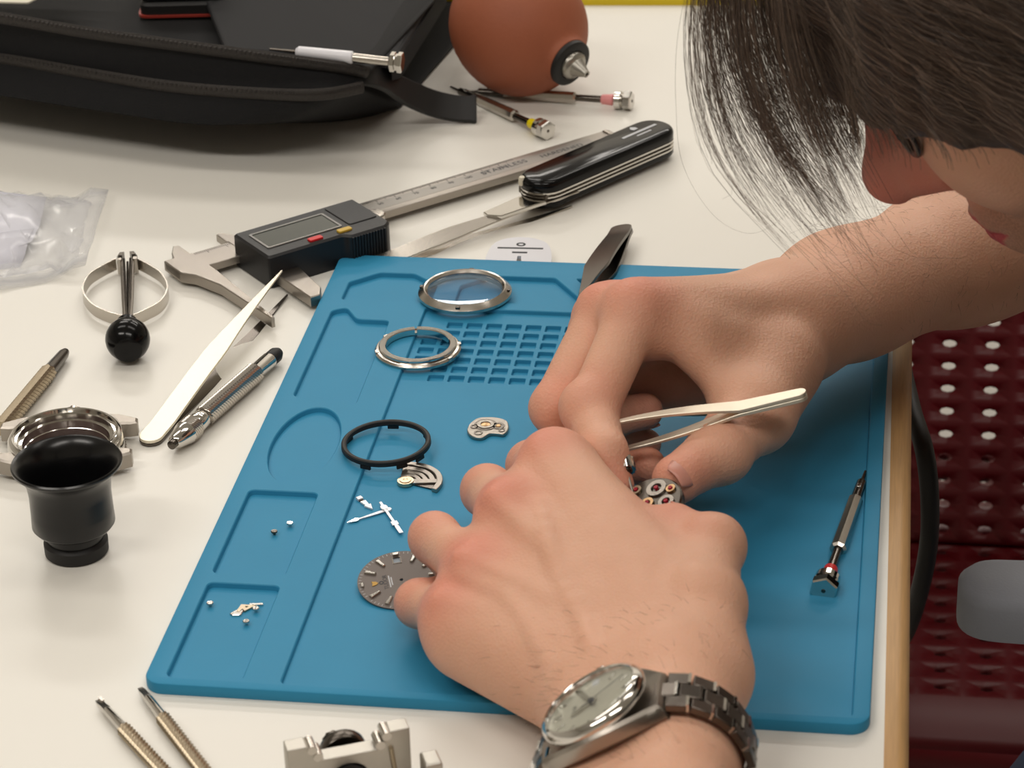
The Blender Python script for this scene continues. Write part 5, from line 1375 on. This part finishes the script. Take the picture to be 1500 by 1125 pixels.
# ---------------------------------------------------------------- glasses
M_rim = material('black_rim', rgb(14, 13, 13), 0.25)
M_lens = thin_glass('lens_glass', (0.97, 0.97, 0.97, 1), 0.03)
gl = thing('glasses', 'dark rimmed glasses worn on the bent down face', 'glasses', hp3(96, 0, 0), R3=HM)
def gp(x_, y_, z_): return (x_-96, y_, z_)
for s_ in (1, -1):
    ring = [gp(97-0.006*(31+20*math.cos(a)*s_)**2, s_*(31)+20*math.cos(a), -4+18*math.sin(a)) for a in np.linspace(0, 2*math.pi, 37)]
    MB().tube(ring, 1.5, 8, cap=False).build('rim', M_rim, gl, 60)
    rr_ = [(q[1], q[2]) for q in ring[:-1]]
    m_ = MB(); m_.add([(ring[i][0], ring[i][1], ring[i][2]) for i in range(36)], [tuple(range(36))]); m_.build('lens', M_lens, gl, 0)
    MB().tube([gp(81, s_*51, 2), gp(70, s_*58, 4), gp(40, s_*68, 3), gp(0, s_*78, 2), gp(-18, s_*79, -10)], 1.6, 8, flat=(0.6, 1.3)).build('temple', M_rim, gl, 60)
    MB().tube([gp(98, s_*9, -8), gp(94, s_*9, -11), gp(95, s_*10, -14)], 0.6, 6).build('pad_arm', M_chrome, gl, 60)
    MB().add(*(lambda m__: (m__.v, m__.f))(MB().lathe([(0.02, -1), (1.6, -0.8), (2.2, 0), (1.6, 0.8), (0.02, 1)], 14, Matrix.Translation(gp(96, s_*10.5, -15)) @ RX(90)))).build('nose_pad', M_whitep, gl, 60)
MB().tube([gp(100, 9, 0), gp(103, 0, 3), gp(100, -9, 0)], 1.1, 8).build('bridge', M_chrome, gl, 60)

# ---------------------------------------------------------------- wrist watch
H = LH_
wA = H.W+fdir*40; hx = nrm(-fdir-((-fdir)@H.n)*H.n); tx = np.cross(hx, H.n)
rad_at = lambda th: None
ths = np.linspace(0, 2*math.pi, 73)[:-1]; rads = []
for th in ths:
    d_ = tx*math.cos(th)+H.n*math.sin(th); rr_ = np.arange(8, 60, 0.5); sd = np.min([Lsdf((wA+hx*o_+rr_[:, None]*d_).astype(f32)) for o_ in (-9, 0, 9)], axis=0)
    j = int(np.argmax(sd > 0)); rads.append(rr_[j])
rads = np.array(rads); rads = (np.roll(rads, 1)+rads*2+np.roll(rads, -1))/4
top_r = float(np.interp(math.pi/2, ths, rads)); print('wrist top radius', top_r, 'sides', rads[0], rads[36])
wt = thing('wrist_watch', 'steel wristwatch with silver dial worn on the left wrist', 'wristwatch', wA+H.n*(top_r+0.5), R3=np.stack([-tx, -hx, H.n], 1) if False else np.stack([hx, -tx, H.n], 1))
# local: x = 3 o'clock (towards the hand), y = 12 o'clock, z = up
case = [(19.0, -7), (19.6, 0), (19.0, 7), (15.5, 14.5), (11.0, 20.5), (10.4, 22), (-10.4, 22), (-11.0, 20.5), (-15.5, 14.5), (-19.0, 7), (-19.6, 0), (-19.0, -7), (-15.5, -14.5), (-11.0, -20.5), (-10.4, -22), (10.4, -22), (11.0, -20.5), (15.5, -14.5)]
case = ccw(roundpoly(case, 3, 3))
cm = MB(); rings = []
for ins, z in ((1.5, -1.0), (0.2, 0.2), (0, 2.6), (0.3, 4.2), (1.3, 5.2)):
    pl = offset(case, -ins); rings.append([(x_, y_, z-(0.010*y_*y_ if True else 0)) for x_, y_ in pl])
cm.loft(rings); cm.build('case', M_brush, wt, 30)
MB().lathe([(17.6, 4.2), (18.2, 5.2), (18.0, 6.8), (16.9, 8.0), (15.9, 8.4), (15.6, 8.0), (15.6, 4.2)], 72, closed=True).build('bezel', M_chrome, wt, 40)
M_sil = material('silver_sunburst_dial', rgb(212, 207, 194), 0.35, 0.25)
da = MB().lathe([(0.02, 6.2), (15.7, 6.2), (15.7, 5.6), (0.02, 5.6)], 48).build('dial', M_sil, wt, 30)
for k in range(12):
    if k == 3: continue
    MB().box((0, 12.4, 6.45), (1.0 if k else 2.2, 3.2, 0.5), RZ(-30*k)).build('hour_marker', M_chrome, da, 20, bevel=0.15)
MB().box((12.2, 0, 6.3), (3.2, 2.4, 0.25)).build('date_window', M_whitep, da)
M_blued = material('dark_blued_steel', rgb(70, 74, 96), 0.2, 0.9)
MB().prism(ccw([(-0.7, -2), (0.7, -2), (0.9, 5.5), (0, 8.2), (-0.9, 5.5)]), 6.8, 7.0, RZ(25)).build('hour_hand', M_chrome, wt, 20)
MB().prism(ccw([(-0.6, -2.5), (0.6, -2.5), (0.75, 9), (0, 12.4), (-0.75, 9)]), 7.1, 7.3, RZ(-62)).build('minute_hand', M_chrome, wt, 20)
MB().prism(ccw([(-0.18, -4), (0.18, -4), (0.15, 13), (-0.15, 13)]), 7.4, 7.5, RZ(-150)).build('second_hand', M_blued, wt, 20)
MB().lathe([(0.02, 6.3), (1.1, 6.3), (1.1, 7.7), (0.02, 7.7)], 16).build('hand_cap', M_blued, wt)
text_mesh('lettering', 'TUDOR', 1.9, M_ink, da, TR(0, 6.6, 6.22), 0.04)
MB().lathe([(0.02, 9.4), (6, 9.2), (11, 8.8), (14.6, 8.3), (15.5, 7.9), (15.5, 7.5), (0.02, 8.6)], 48).build('crystal', thin_glass('watch_crystal', (0.95, 0.96, 0.95, 1), 0.05), wt, 60)
kb = MB(); knurl_rod(kb, 19.6, 23.0, 3.0, 24, 7, 0.2); kb.v = [(x_, y_, z_+2.6) for x_, y_, z_ in kb.v]; kb.build('crown', M_steel, wt, 25)
br2 = MB
Minv = np.stack([hx, -tx, H.n], 1)
def wr_path(th, ex):
    r = np.interp(th % (2*math.pi), np.append(ths, 2*math.pi), np.append(rads, rads[0]))+ex
    return np.array([0.0, -r*math.cos(th), r*math.sin(th)-(top_r+0.5)])   # local (x=hx,y=-tx,z=n)
M_link = material('brushed_link', rgb(104, 97, 91), 0.3, 1.0, bump=0.06, bscale=300)
fine = np.linspace(0, 2*math.pi, 721); PP = np.array([wr_path(a, 0.6) for a in fine]); dl_ = np.append(0, np.cumsum(np.linalg.norm(np.diff(PP, axis=0), axis=1)))
total = dl_[-1]; topi = int(np.argmin(np.abs(fine-math.pi/2))); s_top = dl_[topi]
pitch = 7.0; nrow = int((total-2*19.5)/pitch); pitch = (total-2*19.5)/nrow
lk = {}
for i in range(nrow*2):
    sarc = (s_top+19.5+pitch*(i/2+0.25)) % total
    a = np.interp(sarc, dl_, fine); p_ = wr_path(a, 0.6); p2 = wr_path(a+0.02, 0.6); tg = nrm(p2-p_); nn = np.cross(tg, [1, 0, 0]); nn = nn if nn@(p_-np.array([0, 0, -(top_r+.5)])) > 0 else -nn
    M4 = Matrix.Identity(4)
    for r_ in range(3): M4[r_][0] = 1.0 if r_ == 0 else 0.0; M4[r_][1] = tg[r_]; M4[r_][2] = nn[r_]; M4[r_][3] = p_[r_]
    frac = min(1, abs(i/2-nrow/2)/(nrow/2)); w_ = 15.5+4.5*frac
    if i % 2 == 0:
        cells_ = [(-w_/2+w_*0.15, w_*0.29), (w_/2-w_*0.15, w_*0.29)]
    else: cells_ = [(0, w_*0.38)]
    for cx_, cw_ in cells_:
        MB().box((cx_, 0, 1.4), (cw_, pitch-0.5, 2.5), M4).build('bracelet_link', M_link, wt, 30, bevel=0.35)
        MB().box((cx_, -pitch/2+0.1, 1.55), (cw_*0.96, 0.9, 2.5), M4).build('link_edge', M_chrome, wt, 30)
for s_ in (1, -1):
    MB().prism(ccw([(-9.5, s_*17), (9.5, s_*17), (9.5, s_*21.5), (-9.5, s_*21.5)]), -6.0, -0.5).build('end_link', M_link, wt, 30, bevel=0.5)

# ---------------------------------------------------------------- what the hands hold
tA = atd(1182, 577, 955); tE = atd(848, 652, 962)
tA = CAM+nrm(tA-CAM)*996; tE = CAM+nrm(tE-CAM)*1005
zt_ = nrm(CR[:, 1]*0.9+CR[:, 2]*0.42); t1_ = tE+zt_*5.6; t2_ = tE-zt_*5.6
tweezers('tweezers', 'polished steel tweezers held across the far hand', tA, t1_, t2_, 6.0, 8.0, M_tw, th=1.5, up=(0, 0.3, 1), tipw=1.0, join=0.3, zdir=zt_)
mn = nrm([-0.35, -0.25, 0.9]); mc = at(951, 742, 40)
mx_ = nrm(at(918, 700, 44)-mc); mx_ = nrm(mx_-(mx_@mn)*mn); my_ = np.cross(mn, mx_)
mo = thing('watch_movement', 'small open watch movement pinched between the finger tips', 'watch movement', mc, R3=np.stack([mx_, my_, mn], 1))
MB().lathe([(0.02, -2), (12.6, -2), (13.0, -1.4), (13.0, 0.8), (12.4, 1.4), (0.02, 1.4)], 48).build('main_plate', M_dsteel, mo, 30)
for x_, y_, r_, m__ in ((-6, 4, 3.6, M_bronze), (4, -6, 3.8, M_brush), (5.5, 5, 3.2, M_gwheel), (-5, -5.5, 3.0, M_brush), (0, 0, 2.4, M_gwheel), (-10, 0.5, 1.8, M_brush), (9.4, 0, 2.0, M_bronze), (0, 8.6, 2.4, M_brush), (-0.5, -9.8, 1.8, M_gwheel)):
    MB().plate(circ(x_, y_, r_, 28), [circ(x_, y_, r_*0.55, 16)], 1.2, 2.2).build('gear_wheel', m__, mo, 30)
    MB().lathe([(0.02, 2.6), (0.8, 2.6), (0.8, 1.2), (0.02, 1.2)], 10, TR(x_, y_, 0)).build('jewel', material('ruby', rgb(160, 30, 50), 0.1), mo)
sa = at(925, 716, 42); sb_ = at(916, 684, 46)
st = thing('crown_and_stem', 'knurled watch crown on a thin stem above the movement', 'watch crown', sa, R3=axes(sa, sb_, up=nrm(CAM-sa)))
Ls = np.linalg.norm(sb_-sa)
MB().rod([(-4, 0.5), (Ls-1, 0.6)], 10).build('stem', M_chrome, st)
MB().rod([(Ls-3.2, 1.4), (Ls-2.6, 2.2), (Ls-1.8, 2.3)], 16).build('collar', M_dsteel, st)
kb = MB(); knurl_rod(kb, Ls-2, Ls+3.0, 3.5, 28, 9, 0.25); kb.build('crown', M_chrome, st, 20)
MB().rod([(Ls+3.0, 2.8), (Ls+3.5, 2.2), (Ls+3.6, 0.1)], 20).build('crown_top', M_chrome, st)
